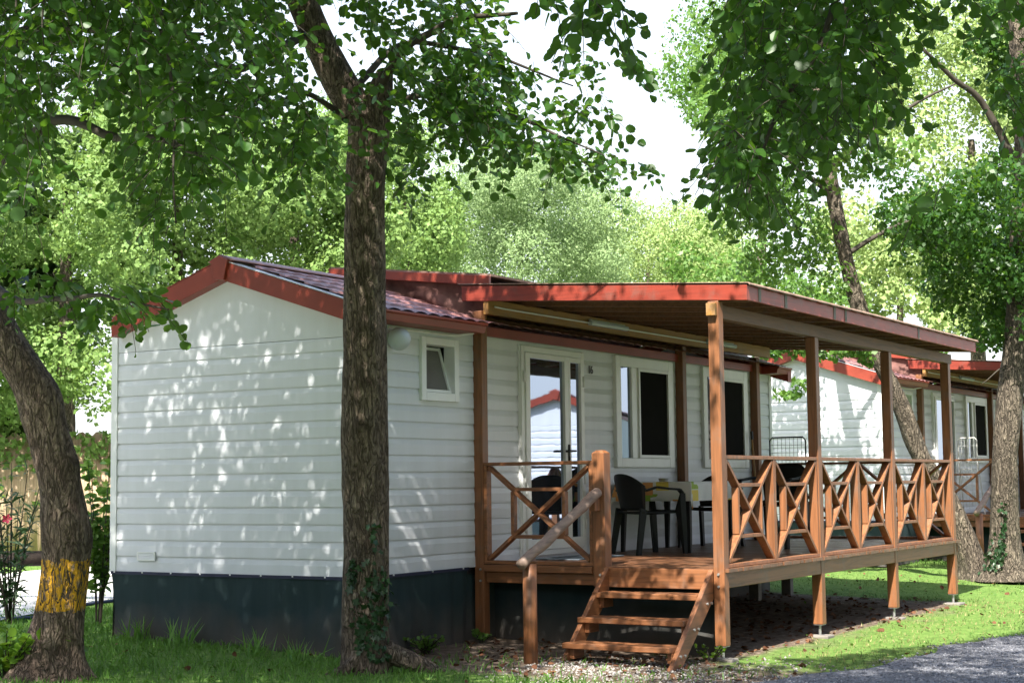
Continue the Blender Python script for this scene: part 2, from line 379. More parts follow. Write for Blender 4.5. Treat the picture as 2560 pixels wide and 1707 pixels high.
sheet('paved_road', -14, 40, 80, lambda x: 4.25 + .36 * x if x < 3 else 5.33 + .1 * (x - 3), lambda x: 8.2 + .265 * x, 12, M['paving'], .03)

# ------------------------------------------------------------------ mobile home
W, L = 2.735, 8.70
ZB, BP, NB = .721, .1422, 13.74
ZL = ZB + NB * BP                     # first board line, 2.675
YR = W / 2; RZ = 3.235; RS = .325     # ridge: lower edge of the barge board, slope
def eave(y): return RZ - RS * abs(y - YR)
def boards(mb, place, u0, u1, z0, z1, holes=()):
    """Dutch-lap siding; place(u, out, z) -> xyz.  holes: (ua, ub, za, zb)"""
    prof = []
    k = 0
    z = z0
    while z < z1 - 1e-6:
        zt = min(z + BP, z1)
        segs = [(z, -.004, z + .0001, .012), (z + .0001, .012, z + BP * .60, .0115), (z + BP * .60, .0115, z + BP * .93, .002), (z + BP * .93, .002, z + BP * .9301, -.004), (z + BP * .9301, -.004, z + BP, -.004)]
        for a, oa, b, ob in segs:
            if a >= zt: continue
            if b > zt: ob = oa + (ob - oa) * (zt - a) / (b - a); b = zt
            prof.append((a, oa, b, ob))
        z += BP
    cuts = sorted({u0, u1, *[h[0] for h in holes], *[h[1] for h in holes]})
    zc = sorted({h[2] for h in holes} | {h[3] for h in holes})
    p2 = []
    for a, oa, b, ob in prof:
        pts = [a] + [q for q in zc if a + 1e-5 < q < b - 1e-5] + [b]
        for s, e in zip(pts[:-1], pts[1:]):
            f = lambda q: oa + (ob - oa) * (q - a) / (b - a)
            p2.append((s, f(s), e, f(e)))
    for a, oa, b, ob in p2:
        for c, d in zip(cuts[:-1], cuts[1:]):
            m = (c + d) / 2; zm = (a + b) / 2
            if any(h[0] < m < h[1] and h[2] < zm < h[3] for h in holes): continue
            mb.quad(place(c, oa, a), place(d, oa, a), place(d, ob, b), place(c, ob, b))
def frame(mb, x0, x1, z0, z1, y0, y1, w, wb=None, wt=None):
    wb = wb or w; wt = wt or w
    mb.box(x0, x0 + w, y0, y1, z0, z1); mb.box(x1 - w, x1, y0, y1, z0, z1)
    mb.box(x0 + w, x1 - w, y0, y1, z0, z0 + wb); mb.box(x0 + w, x1 - w, y0, y1, z1 - wt, z1)
DOOR = (2.516, 3.742, .775, 2.772); WIN = (4.424, 5.80, 1.617, 2.795); WIN2 = (6.60, 7.898, 1.617, 2.795); SML = (.874, 1.458, 2.185, 2.74)
def make_home():
    h = empty('mobile_home')
    # walls ----------------------------------------------------------
    g = MB(); boards(g, lambda u, o, z: (-o, u, z), 0, W, ZB, ZL)
    g.prism([(0, ZL + .004), (W, ZL + .004), (W, eave(W) + .02), (YR, RZ + .02), (0, eave(0) + .02)], 0, -.012, .03)
    g.build('gable_wall', M['siding'], h)
    s = MB(); boards(s, lambda u, o, z: (u, -o, z), 0, L, ZB, 2.86, [DOOR, WIN, WIN2, SML]); s.build('side_wall', M['siding'], h)
    b = MB(); b.quad((0, W, ZB), (L, W, ZB), (L, W, 2.85), (0, W, 2.85)); b.build('back_wall', M['siding'], h)
    e = MB(); boards(e, lambda u, o, z: (L + o, u, z), 0, W, ZB, ZL); e.prism([(0, ZL), (W, ZL), (W, eave(W)), (YR, RZ), (0, eave(0))], 0, L - .03, L + .012); e.build('end_wall', M['siding'], h)
    f = MB(); f.box(.02, L - .02, .02, W - .02, ZB - .06, ZB - .004); f.build('floor_frame', M['black'], h)
    for x in (0, L):
        for y in (0, W):
            sx, sy = (-1 if x == 0 else 1), (-1 if y == 0 else 1); t = MB()
            t.box(min(x + sx * .022, x - sx * .05), max(x + sx * .022, x - sx * .05), min(y + sy * .022, y + sy * .006), max(y + sy * .022, y + sy * .006), ZB - .005, 2.84)
            t.box(min(x + sx * .022, x + sx * .006), max(x + sx * .022, x + sx * .006), min(y + sy * .006, y - sy * .05), max(y + sy * .006, y - sy * .05), ZB - .005, 2.84)
            t.build('corner_trim', M['trim'], h)
    # roof -----------------------------------------------------------
    BH = .165
    def tiles(y_e, y_r):
        nx = 8; px = .19; nu = int((L + .3) / px * nx); xs = np.linspace(.0, L, nu + 1)
        ns = 6; rows = []
        sl = abs(y_e - y_r)
        for k in range(ns):
            for q, lift in ((0, .022), (.001, .022), (.96, .004), (.999, .004)): rows.append(((k + q) / ns, lift))
        V = []
        for t, lf in rows:
            y = y_e + (y_r - y_e) * t; zb = eave(y) + BH - .005
            z = zb + lf + .018 * np.abs(np.cos(xs / px * PI)) ** .8
            V.append(np.stack([xs, np.full_like(xs, y), z], -1))
        V = np.concatenate(V); a, c = len(rows), len(xs); i = np.arange(a * c).reshape(a, c)
        F = np.stack([i[:-1, :-1], i[:-1, 1:], i[1:, 1:], i[1:, :-1]], -1).reshape(-1, 4)
        if y_e > y_r: F = F[:, ::-1]
        return link('roof_tiles', mesh_np(V, [F]), M['roof'], h)
    tiles(-.25, YR - .02); tiles(W - .06, YR + .02)
    for ye in (-.26, W - .07):
        for x, sx in ((-.12, -1), (L + .12, 1)):
            m = MB(); y0, y1 = ye, YR
            m.add([(x, y0, eave(y0)), (x, y1, eave(y1)), (x, y1, eave(y1) + BH), (x, y0, eave(y0) + BH),
                   (x - sx * .11, y0, eave(y0)), (x - sx * .11, y1, eave(y1)), (x - sx * .11, y1, eave(y1) + BH), (x - sx * .11, y0, eave(y0) + BH)],
                  [(0, 1, 2, 3), (7, 6, 5, 4), (0, 4, 5, 1), (3, 2, 6, 7), (0, 3, 7, 4), (1, 5, 6, 2)])
            fl = .16   # upper flashing lying on the tiles
            zz = lambda y: eave(y) + BH + .012
            xi = x - sx * fl
            m.build('barge_board', M['red'], h); m = MB()
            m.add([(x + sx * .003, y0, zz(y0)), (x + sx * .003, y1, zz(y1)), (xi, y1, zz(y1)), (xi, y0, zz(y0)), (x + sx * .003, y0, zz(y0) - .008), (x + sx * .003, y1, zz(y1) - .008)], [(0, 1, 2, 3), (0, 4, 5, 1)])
            m.build('roof_flashing', M['flash'] if ye < 0 else M['red'], h)  # only the porch-side slope carries the painted sky reflection
    for x, sx in ((-.12, -1), (L + .12, 1)):
        m = MB(); a = min(x - sx * .06, x + sx * .03); b_ = max(x - sx * .06, x + sx * .03)
        m.prism([(YR - .06, RZ - .008), (YR + .055, RZ - .004), (YR + .10, RZ + .165), (YR, RZ + .205), (YR - .10, RZ + .165)], 0, a, b_); m.build('ridge_end_cap', M['red'], h, .004)
    m = MB(); m.prism([(YR - .14, RZ + .165), (YR, RZ + .215), (YR + .14, RZ + .165), (YR + .14, RZ + .155), (YR - .14, RZ + .155)], 0, -.12, L + .12); m.build('ridge_cap', M['roof'], h)
    for x0, x1 in ((-.10, 1.56), (8.36, L + .10)):
        m = MB(); m.prism([(-.02, 2.80), (-.25, 2.80), (-.265, 2.86), (-.285, 2.865), (-.285, 2.885), (-.02, 2.90)], 1, 0, 1)
        m.v = [(x0 + (x1 - x0) * v[1], v[0], v[2]) for v in m.v]; m.build('eave_fascia', M['red'], h, .003)
    m = MB(); m.box(1.56, 8.36, -.05, -.018, 2.812, 2.90); m.build('eave_board', M['red'], h, .003)
    m = MB(); m.box(.0, L + .1, W + .0, W + .03, 2.80, 2.88); m.build('back_gutter', M['red'], h)
    m = MB(); m.tube([(.40, -.03, 2.775), (1.2, -.03, 2.775), (1.36, -.06, 2.775), (1.50, -.16, 2.80), (1.66, -.12, 2.86)], .011); m.build('cable_conduit', M['pvc'], h)
    # double door ----------------------------------------------------
    x0, x1, z0, z1 = DOOR
    dr = MB(); frame(dr, x0, x1, z0, z1, -.045, .02, .055, .05, .06); dr.box(x0 - .012, x0, -.03, 0, z0, z1 + .012); dr.box(x1, x1 + .012, -.03, 0, z0, z1 + .012); d = dr.build('door', M['pvc'], h, .004)
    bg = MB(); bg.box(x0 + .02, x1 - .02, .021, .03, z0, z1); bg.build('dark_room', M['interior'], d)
    for a, c in ((x0 + .06, 3.395), (3.398, x1 - .058)):
        lm = MB(); wl = .078 if a < 3 else .045
        frame(lm, a, c, z0 + .053, z1 - .063, -.06, -.012, wl if a < 3 else .038, .10, .05); lf = lm.build('door_leaf', M['pvc'], d, .005)
        gm = MB(); ww = wl if a < 3 else .038; gm.box(a + ww, c - ww, -.03, -.024, z0 + .15, z1 - .11); gm.build('door_pane', M['glass'], lf)
    hm = MB(); hm.box(3.365, 3.39, -.072, -.06, 1.66, 1.84); hm.tube([(3.378, -.06, 1.775), (3.378, -.10, 1.775)], .011); hm.tube([(3.40, -.10, 1.775), (3.26, -.10, 1.772)], .011); hm.tube([(3.378, -.10, 1.775), (3.45, -.10, 1.775)], .010); hm.build('door_handle', M['black'], d, smooth=True)
    for hx in (x0 + .035, x1 - .035):
        for hz in (1.0, 1.45, 2.42):
            q = MB(); q.tube([(hx, -.055, hz), (hx, -.055, hz + .11)], .011); q.build('hinge', M['pvc'], d, smooth=True)
    # big windows ----------------------------------------------------
    for (x0, x1, z0, z1) in (WIN, WIN2):
        wm = MB(); frame(wm, x0, x1, z0, z1, -.05, .02, .115, .10, .11)
        xm = x0 + .36; wm.box(xm, xm + .135, -.048, .02, z0 + .1, z1 - .11); wf = wm.build('window', M['pvc'], h, .006)
        gm = MB(); gm.box(x0 + .115, xm, -.02, -.014, z0 + .1, z1 - .11); gm.build('window_pane', M['glass'], wf)
        sm = MB(); frame(sm, xm + .135, x1 - .13, z0 + .1, z1 - .11, -.066, -.03, .035); sm.build('screen_frame', M['pvc'], wf, .004)
        sc = MB(); sc.box(xm + .16, x1 - .15, -.045, -.04, z0 + .13, z1 - .14); sc.box(x1 - .13, x1 - .115, -.02, -.01, z0 + .1, z1 - .11); sc.build('insect_screen', M['screen'], wf)
    # small tilted window ----------------------------------------------
    x0, x1, z0, z1 = SML
    wm = MB(); frame(wm, x0, x1, z0, z1, -.04, .08, .072, .075, .065); wf = wm.build('window', M['pvc'], h, .005)
    tag(wf, 'small window with its pane tilted open')
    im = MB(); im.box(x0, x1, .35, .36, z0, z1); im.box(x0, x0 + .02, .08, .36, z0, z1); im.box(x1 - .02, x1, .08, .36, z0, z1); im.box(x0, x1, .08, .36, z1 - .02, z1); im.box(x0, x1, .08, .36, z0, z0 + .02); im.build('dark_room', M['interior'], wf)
    a, c = x0 + .076, x1 - .076; lo, hi = z0 + .08, z1 - .07; ty = .13
    sm = MB()
    for xx in (a + .012, c - .012): sm.bar((xx, .012, lo), (xx, ty, hi), .024, .03, (0, 1, 0))
    sm.bar((a, .012, lo + .012), (c, .012, lo + .012), .03, .024, (0, 0, 1)); sm.bar((a, ty, hi - .012), (c, ty, hi - .012), .03, .024, (0, 0, 1)); sm.build('tilted_sash', M['pvc'], wf)
    pm = MB(); pm.quad((a, .014, lo), (c, .014, lo), (c, ty, hi), (a, ty, hi)); pm.build('window_pane', M['frost'], wf)
    # wall lamp, vent, number, socket -----------------------------------
    lm = MB(); lm.tube([(.38, -.012, 2.66), (.38, -.05, 2.66)], .062, 24); lb = lm.build('wall_lamp', M['pvc'], h, smooth=False)
    me = bpy.data.meshes.new('m'); bm = bmesh.new(); bmesh.ops.create_uvsphere(bm, u_segments=24, v_segments=14, radius=.098); bmesh.ops.translate(bm, verts=bm.verts, vec=(.42, -.125, 2.675)); bm.to_mesh(me); bm.free()
    link('lamp_globe', me, M['lamp'], lb, True)
    v = MB(); frame(v, 0, 0, 0, 0, 0, 0, .001) if 0 else None
    v.box(-.030, -.014, 2.20, 2.415, .822, .834); v.box(-.030, -.014, 2.20, 2.415, .888, .90); v.box(-.030, -.014, 2.20, 2.212, .834, .888); v.box(-.030, -.014, 2.403, 2.415, .834, .888)
    for k in range(4): v.bar((-.024, 2.212, .841 + k * .014), (-.024, 2.403, .841 + k * .014), .004, .014, (.6, 0, 1))
    v.build('vent_grille', M['pvc'], h)
    v = MB(); v.box(3.86, 3.97, -.022, -.006, .80, .91); v.box(3.88, 3.95, -.03, -.022, .82, .89); v.build('power_socket', M['pvc'], h, .003)
    # netting skirt -------------------------------------------------------
    def skirt(path, ztop, name, ny=14):
        V = []; n = len(path)
        for i, (x, y, nx, ny_, flare) in enumerate(path):
            g0 = float(gh(x, y)) - .04
            for k in range(ny):
                t = k / (ny - 1); z = ztop + (g0 - ztop) * t
                o = .020 + (.018 * math.sin(i * .55) + .010 * math.sin(i * 1.37 + 1)) * (.25 + .75 * t) + .014 * noise.noise((x * 3 + i * .1, y * 3, z * 4)) + flare * math.sin(t * PI * .5)
                V.append((x + nx * o, y + ny_ * o, z))
        i = np.arange(n * ny).reshape(n, ny); F = np.stack([i[:-1, :-1], i[1:, :-1], i[1:, 1:], i[:-1, 1:]], -1).reshape(-1, 4)
        return link(name, mesh_np(V, [F]), M['skirt'], h, True)
    path = [(0, W - .0 - W * k / 40, -1, 0, -.05 * max(0, 1 - k / 6)) for k in range(41)]
    path += [(1.60 * k / 26, 0, 0, -1, .03 * max(0, (k - 18) / 8) * math.sin(k * 1.9)) for k in range(1, 27)]
    sk = skirt(path, ZB + .004, 'netting_skirt')
    sk2 = skirt([(1.60 + (L - 1.6) * k / 30, .06, 0, -1, 0) for k in range(31)] + [(L - .02, W * k / 12, 1, 0, 0) for k in range(1, 13)] + [(L - L * k / 30, W - .03, 0, 1, 0) for k in range(1, 31)], ZB - .02, 'netting_skirt')
    hm = MB(); hm.box(-.030, -.020, -.02, W, ZB - .022, ZB + .004); hm.box(-.02, 1.6, -.032, -.022, ZB - .022, ZB + .004); hm.build('skirt_hem', M['hem'], sk)
    for k in range(8): yy = W - .05 - k * .34; cm = MB(); cm.box(-.036, -.030, yy - .006, yy + .006, ZB - .008, ZB + .004); cm.build('skirt_clip', M['pvc'], sk)
    for xx in (.45, 1.02, 1.5): cm = MB(); cm.box(xx - .006, xx + .006, -.04, -.032, ZB - .008, ZB + .004); cm.build('skirt_clip', M['pvc'], sk)
    return h
def add_number(h, txt):
    cu = bpy.data.curves.new('t', 'FONT'); cu.body = txt; cu.size = .115; cu.extrude = .003; cu.space_character = .9
    tmp = bpy.data.objects.new('t', cu); COL.objects.link(tmp); dg = bpy.context.evaluated_depsgraph_get()
    me = bpy.data.meshes.new_from_object(tmp.evaluated_get(dg)); bpy.data.objects.remove(tmp)
    o = link('house_number', me, M['black'], h); o.location = (3.865, -.022, 2.575); o.rotation_euler = (PI / 2, 0, 0)

# ------------------------------------------------------------------ porch
X0, X3 = 1.73, 8.30; YO = -2.441; PW = .097; DZ = .745
PX = [1.73, 3.935, 6.10, 8.255]                 # outer posts (left face)
def make_porch():
    p = empty('porch', (0, 0, 0))
    PB = .118
    def post(x, y, z0, z1, pin=True):
        m = MB(); m.box(x, x + PW, y, y + PW, z0, z1); o = m.build('post', M['wood'], p, .006)
        if pin:
            q = MB(); g0 = float(gh(x + .05, y + .05)) - .03
            q.tube([(x + PW / 2, y + PW / 2, z0), (x + PW / 2, y + PW / 2, g0)], .014, 8); q.box(x + .005, x + PW - .005, y + .005, y + PW - .005, z0 - .006, z0 - .0005); q.build('post_pin', M['steel'], o)
        return o
    posts = [post(X0, -PW - .005, PB, 3.03)]
    for i, x in enumerate(PX): posts.append(post(x, YO, PB, 2.955 if i == 0 else 2.81))
    post(5.93, -PW - .01, DZ, 2.99, False); post(8.055, -PW - .01, DZ, 2.99, False)
    nb = MB()                                                    # newel post with chamfered top
    nb.box(X0 + .005, X0 + .125, -1.335, -1.215, .575, 1.715); nb.add([(X0 + .005, -1.335, 1.715), (X0 + .125, -1.335, 1.715), (X0 + .125, -1.215, 1.715), (X0 + .005, -1.215, 1.715), (X0 + .035, -1.305, 1.74), (X0 + .095, -1.305, 1.74), (X0 + .095, -1.245, 1.74), (X0 + .035, -1.245, 1.74)], [(4, 5, 6, 7), (0, 1, 5, 4), (1, 2, 6, 5), (2, 3, 7, 6), (3, 0, 4, 7)])
    newel = nb.build('newel_post', M['wood'], p, .005)
    for (x, y, z) in [(X0, -1.29, .62), (X0, -1.29, .555 + .12), (X0, -.07, .70), (X0, -.07, .60), (X0, YO + .05, .60), (X0, YO + .05, .70)]:
        bl = MB(); bl.tube([(x - .012, y, z), (x + .01, y, z)], .011, 8); bl.build('bolt', M['steel'], p)
    # deck
    d = MB(); n = 67; bw = (X3 + .1 - X0 - .02) / n
    for k in range(n):
        x = X0 + .02 + k * bw; e = random.uniform(-.006, .006); d.box(x + .003, x + bw - .003, YO - .03 + e, .0 - .02, DZ - .03, DZ + random.uniform(-.0015, .0015))
    d.build('deck_boards', M['deck'], p)
    j = MB(); j.box(X0 + .10, X3 + .06, YO + .005, YO + .05, .585, .712); j.box(X0 + .10, X3 + .06, -.10, -.05, .585, .712)
    for k in range(1, 12): xx = X0 + .02 + k * .58; j.box(xx, xx + .045, YO + .052, -.102, .59, .711)
    j.build('joists', M['woodx'], p, .004)
    j = MB(); j.box(X0 - .012, X0 + .018, -1.21, -.108, .683, .742); j.build('rim_board', M['woody'], p, .004)
    j = MB(); j.box(X0 + .03, X0 + .07, -1.21, -.108, .584, .680); j.build('rim_beam', M['woody'], p, .004)
    j = MB(); j.box(X3 + .085, X3 + .11, YO, -.1, .60, .742); j.build('rim_board', M['woody'], p, .004)
    for x in (3.6, 5.4, 7.2, 8.2):
        s = MB(); s.box(x, x + .10, -.42, -.30, -.02, .60); s.build('support_block', M['concrete'], p, .006)
    # railings: each X panel is one part
    def panel(P, u0, u1, zb, zt, dn, mat, dp=.085):
        """P(u, z) -> point on mid plane; dn: normal"""
        m = MB(); th = .031
        def br(a, b, t=th, d=dp): m.bar(P(*a), P(*b), t, d, dn)
        br((u0, zt - th / 2), (u1, zt - th / 2)); br((u0, zb + th / 2), (u1, zb + th / 2))
        s = 1 if u1 > u0 else -1
        br((u0 + s * th / 2, zb + th), (u0 + s * th / 2, zt - th), th, dp - .004); br((u1 - s * th / 2, zb + th), (u1 - s * th / 2, zt - th), th, dp - .004)
        a0, a1, b0, b1 = u0 + s * th * 1.3, u1 - s * th * 1.3, zb + th * 1.4, zt - th * 1.4
        br((a0, b0), (a1, b1), th, dp - .010); br((a0, b1), (a1, b0), th * .98, dp - .014)
        q = .245; ua, ub = a0 + (a1 - a0) * q, a1 - (a1 - a0) * q; za, zc = b0 + (b1 - b0) * q, b1 - (b1 - b0) * q
        br((ua, za), (ub, za), th, dp - .018); br((ua, zc), (ub, zc), th, dp - .018)
        br((ua, za + th * .6), (ua, zc - th * .6), th, dp - .022); br((ub, za + th * .6), (ub, zc - th * .6), th, dp - .022)
        return m.build('railing_panel', mat, p, .003)
    panel(lambda u, z: (X0 + .05, u, z), -.104, -1.213, .748, 1.652, (1, 0, 0), M['woody'])
    for i in range(3):
        a, b = PX[i] + PW + .002, PX[i + 1] - .002; mid = (a + b) / 2
        panel(lambda u, z: (u, YO + .05, z), a, mid - .001, .748, 1.676, (0, 1, 0), M['wood']); panel(lambda u, z: (u, YO + .05, z), mid + .001, b, .748, 1.676, (0, 1, 0), M['wood'])
    for a, b in ((YO + PW + .002, -1.27), (-1.266, -.115)): panel(lambda u, z: (X3 + .04, u, z), a, b, .748, 1.676, (1, 0, 0), M['wood'])
    # stairs
    for y0 in (-1.375, -2.345):
        m = MB(); pts = [(X0 - .005, .742), (X0 - .005, .50), (1.06, -.03), (.88, -.03)]; m.prism(pts, 1, y0, y0 + .042); stringer = m.build('stair_stringer', M['woodx'], p, .004)
    for x, z in ((1.62, .545), (1.36, .358), (1.10, .172)):
        tr = MB(); tr.box(x - .13, x + .11, -2.300, -1.335, z - .045, z); tr.build('stair_tread', M['woody'], p, .005)
    for x, z in ((1.62, .545), (1.36, .358), (1.10, .172)):
        for y0 in (-1.375 - .045, -2.300): cl = MB(); cl.box(x - .08, x + .09, y0 + .001, y0 + .043, z - .13, z - .047); cl.build('tread_cleat', M['woodx'], stringer, .003)
    for x, z in ((1.62, .545), (1.36, .358), (1.10, .172)):
        for dx in (-.03, .05): bo = MB(); bo.tube([(x + dx, -2.357, z - .075), (x + dx, -2.343, z - .075)], .011, 8); bo.build('bolt', M['steel'], stringer)
    r = MB(); r.box(X0 - .004, X0 + .028, -2.32, -1.345, .575, .738); r.build('top_riser', M['woody'], p, .004)
    hr = MB(); pa, pb = np.array((1.71, -1.285, 1.378)), np.array((.50, -1.245, .822)); n = 14
    hr.tube([pa + (pb - pa) * k / n + np.array([0, .006 * math.sin(k * 1.1), .004 * math.sin(k * 1.7)]) for k in range(n + 1)], [.044 + .003 * math.sin(k * .9) for k in range(n + 1)], 14); hp = hr.build('handrail', M['grey_wood'], p, smooth=True)
    bk = MB(); bk.box(1.63, 1.735, -1.30, -1.25, 1.22, 1.33); bk.build('handrail_bracket', M['wood'], hp, .004)
    hs = MB(); hs.tube([(.62, -1.25, -.05), (.62, -1.25, .82)], [.058, .055], 12); hs.build('handrail_post', M['wood'], p, smooth=True)
    # roof frame
    SL = .0711
    zu = lambda y: 3.092 + SL * (y + 2.70)                        # underside line of the fascia top minus depth
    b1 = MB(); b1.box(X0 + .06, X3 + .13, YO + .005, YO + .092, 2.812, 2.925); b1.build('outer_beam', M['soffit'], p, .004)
    b1 = MB(); b1.box(X0 - .05, X0 - .004, YO + .01, YO + .09, 2.83, 2.935); b1.build('beam_end_block', M['pine'], p, .004)
    b2 = MB(); b2.box(X0 + .02, X3 + .06, -.165, -.112, 2.995, 3.13); ib = b2.build('inner_beam', M['pine'], p, .004)
    ca = MB(); ca.tube([(X0 + .1, -.185, 3.065), (X0 + .25, -.185, 3.06), (3.6, -.185, 3.06)], .008); ca.tube([(4.4, -.185, 3.055), (6.4, -.185, 3.055)], .008); ca.build('cable_conduit', M['pvc'], p)
    for a, b in ((3.6, 4.42), (6.42, 7.22)):
        t = MB(); t.box(a, b, -.225, -.168, 3.035, 3.085); lo = t.build('tube_light', M['lamp'], p, .018)
        t = MB(); t.box(a + .03, b - .03, -.19, -.166, 3.086, 3.10); t.build('light_base', M['pvc'], lo, .004)
    rf = MB(); k = 0
    x = X0 + .12
    while x < X3 + .1:
        y0, y1 = -2.66, .10
        rf.add([(x, y0, zu(y0) - .15), (x + .055, y0, zu(y0) - .15), (x + .055, y1, zu(y1) - .15), (x, y1, zu(y1) - .15), (x, y0, zu(y0) - .04), (x + .055, y0, zu(y0) - .04), (x + .055, y1, zu(y1) - .04), (x, y1, zu(y1) - .04)],
               [(0, 3, 2, 1), (4, 5, 6, 7), (0, 1, 5, 4), (1, 2, 6, 5), (2, 3, 7, 6), (3, 0, 4, 7)]); x += .54
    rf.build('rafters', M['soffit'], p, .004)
    bd = MB(); n = 26
    for k in range(n):
        y0 = -2.68 + k * 2.82 / n; y1 = y0 + 2.82 / n - .004
        bd.add([(X0 + .03, y0, zu(y0) - .038), (X3 + .22, y0, zu(y0) - .038), (X3 + .22, y1, zu(y1) - .038), (X0 + .03, y1, zu(y1) - .038), (X0 + .03, y0, zu(y0) - .014), (X3 + .22, y0, zu(y0) - .014), (X3 + .22, y1, zu(y1) - .014), (X0 + .03, y1, zu(y1) - .014)],
               [(0, 3, 2, 1), (4, 5, 6, 7), (0, 1, 5, 4), (1, 2, 6, 5), (2, 3, 7, 6), (3, 0, 4, 7)])
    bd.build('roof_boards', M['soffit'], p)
    # red fascia boards
    f = MB(); XF = X0 + .03
    f.prism([(-2.70, 3.07 - .128), (.112, 3.269 - .138), (.112, 3.269), (-2.70, 3.07)], 0, XF - .025, XF); f.build('fascia', M['redwood'], p, .003)
    f = MB(); f.box(XF, X3 + .25, -2.70, -2.675, 2.944, 3.068); fo = f.build('fascia', M['redwoodx'], p, .003)
    for x in (1.97, 2.55, 3.75, 4.05, 6.3): f = MB(); f.box(x, x + .055, -2.704, -2.7005, 2.95, 3.066); f.build('fascia_joint', M['concrete'], fo)
    f = MB(); f.prism([(-2.70, 2.944), (.1, 3.13), (.1, 3.265), (-2.70, 3.068)], 0, X3 + .225, X3 + .25); f.build('fascia', M['redwood'], p, .003)
    # shingle sheet with scalloped outer edge
    xs = np.linspace(XF - .035, X3 + .27, 240); ys = [-2.712, -2.706, -2.69, -2.0, -1.2, -.4, .15]; V = []
    for i, yy in enumerate(ys):
        sc = np.abs(np.sin(xs * PI / .30)) ** .5
        z = np.full_like(xs, zu(yy) - .010 + (0 if i else -.0))
        if i == 0: z = zu(yy) - .020 - .010 * sc
        V.append(np.stack([xs, np.full_like(xs, yy) - (.012 * sc if i < 2 else 0), z], -1))
    V = np.concatenate(V); c = len(xs); idx = np.arange(len(V)).reshape(-1, c); F = np.stack([idx[:-1, :-1], idx[:-1, 1:], idx[1:, 1:], idx[1:, :-1]], -1).reshape(-1, 4)
    so_ = link('shingles', mesh_np(V, [F]), M['shingle'], p); sm = so_.modifiers.new('s', 'SOLIDIFY'); sm.thickness = .008; sm.offset = 1
    # raised rear roof over the house and its netting
    r2 = MB(); zr = lambda y: 3.343 + .1165 * (y + .18)
    ya, yb = -.18, 1.66
    r2.add([(XF + .02, ya, zr(ya)), (X3 + .2, ya, zr(ya)), (X3 + .2, yb, zr(yb)), (XF + .02, yb, zr(yb)), (XF + .02, ya, zr(ya) + .02), (X3 + .2, ya, zr(ya) + .02), (X3 + .2, yb, zr(yb) + .02), (XF + .02, yb, zr(yb) + .02)],
           [(0, 3, 2, 1), (4, 5, 6, 7), (0, 1, 5, 4), (1, 2, 6, 5), (2, 3, 7, 6), (3, 0, 4, 7)]); r2.build('rear_roof', M['shingle'], p)
    f = MB(); f.prism([(ya, zr(ya) - .09), (yb, zr(yb) - .075), (yb, zr(yb)), (ya, zr(ya))], 0, XF - .02, XF + .018); f.build('fascia', M['red'], p, .003)
    nv = []
    yy = np.linspace(-.075, 1.60, 30)
    for k, y in enumerate(yy):
        top = zr(y) - .06; bot = max(2.90, eave(y) + .165 + .02) if y > -.0 else 2.90
        for q in range(9):
            t = q / 8; nv.append((XF + .035 + .03 * math.sin(y * 7 + t * 3) * (.3 + t) + .02 * noise.noise((y * 4, t * 3, 1)), y, top + (bot - top) * t))
    i = np.arange(270).reshape(30, 9); F = np.stack([i[:-1, :-1], i[1:, :-1], i[1:, 1:], i[:-1, 1:]], -1).reshape(-1, 4)
    link('roof_netting', mesh_np(nv, [F]), M['net_brown'], p, True)
    # netting under the deck front
    nv = []; yy = np.linspace(-2.25, -.03, 34)
    for y in yy:
        for q in range(9):
            t = q / 8; g0 = float(gh(2.02, y)) - .04; nv.append((2.02 + .02 * math.sin(y * 5 + t) + .015 * noise.noise((y * 3, t * 2, 4)), y, .585 + (g0 - .585) * t))
    i = np.arange(34 * 9).reshape(34, 9); F = np.stack([i[:-1, :-1], i[1:, :-1], i[1:, 1:], i[:-1, 1:]], -1).reshape(-1, 4)
    link('netting_skirt', mesh_np(nv, [F]), M['skirt'], p, True)
    st = MB(); st.box(2.0, 2.03, -2.29, -2.24, -.02, .585); st.build('netting_batten', M['concrete'], p)
    return p

home = make_home(); porch = make_porch()
home2 = copy_tree(home); porch2 = copy_tree(porch); home3 = copy_tree(home)
add_number(home, '16')
tag(home, 'white clad mobile home with red roof and number 16, dappled gable towards the lawn', 'mobile home', 'mobile homes of the camp')
tag(porch, 'large wooden porch with steps, X-pattern railings and red fascia on the near home', 'porch', 'wooden porches')
for o in (home2, porch2): o.location = (13.21, .04, .11)
tag(home2, 'second white mobile home farther back, partly hidden by porch posts and trees', 'mobile home', 'mobile homes of the camp')
tag(porch2, 'second wooden porch at the right edge, shaded behind the tree trunks', 'porch', 'wooden porches')
home3.location = (18.6, -10.5, .0); home3.rotation_euler = (0, 0, R(-20))
tag(home3, 'white mobile home with red gable seen only mirrored in the glass door', 'mobile home', 'mobile homes of the camp')

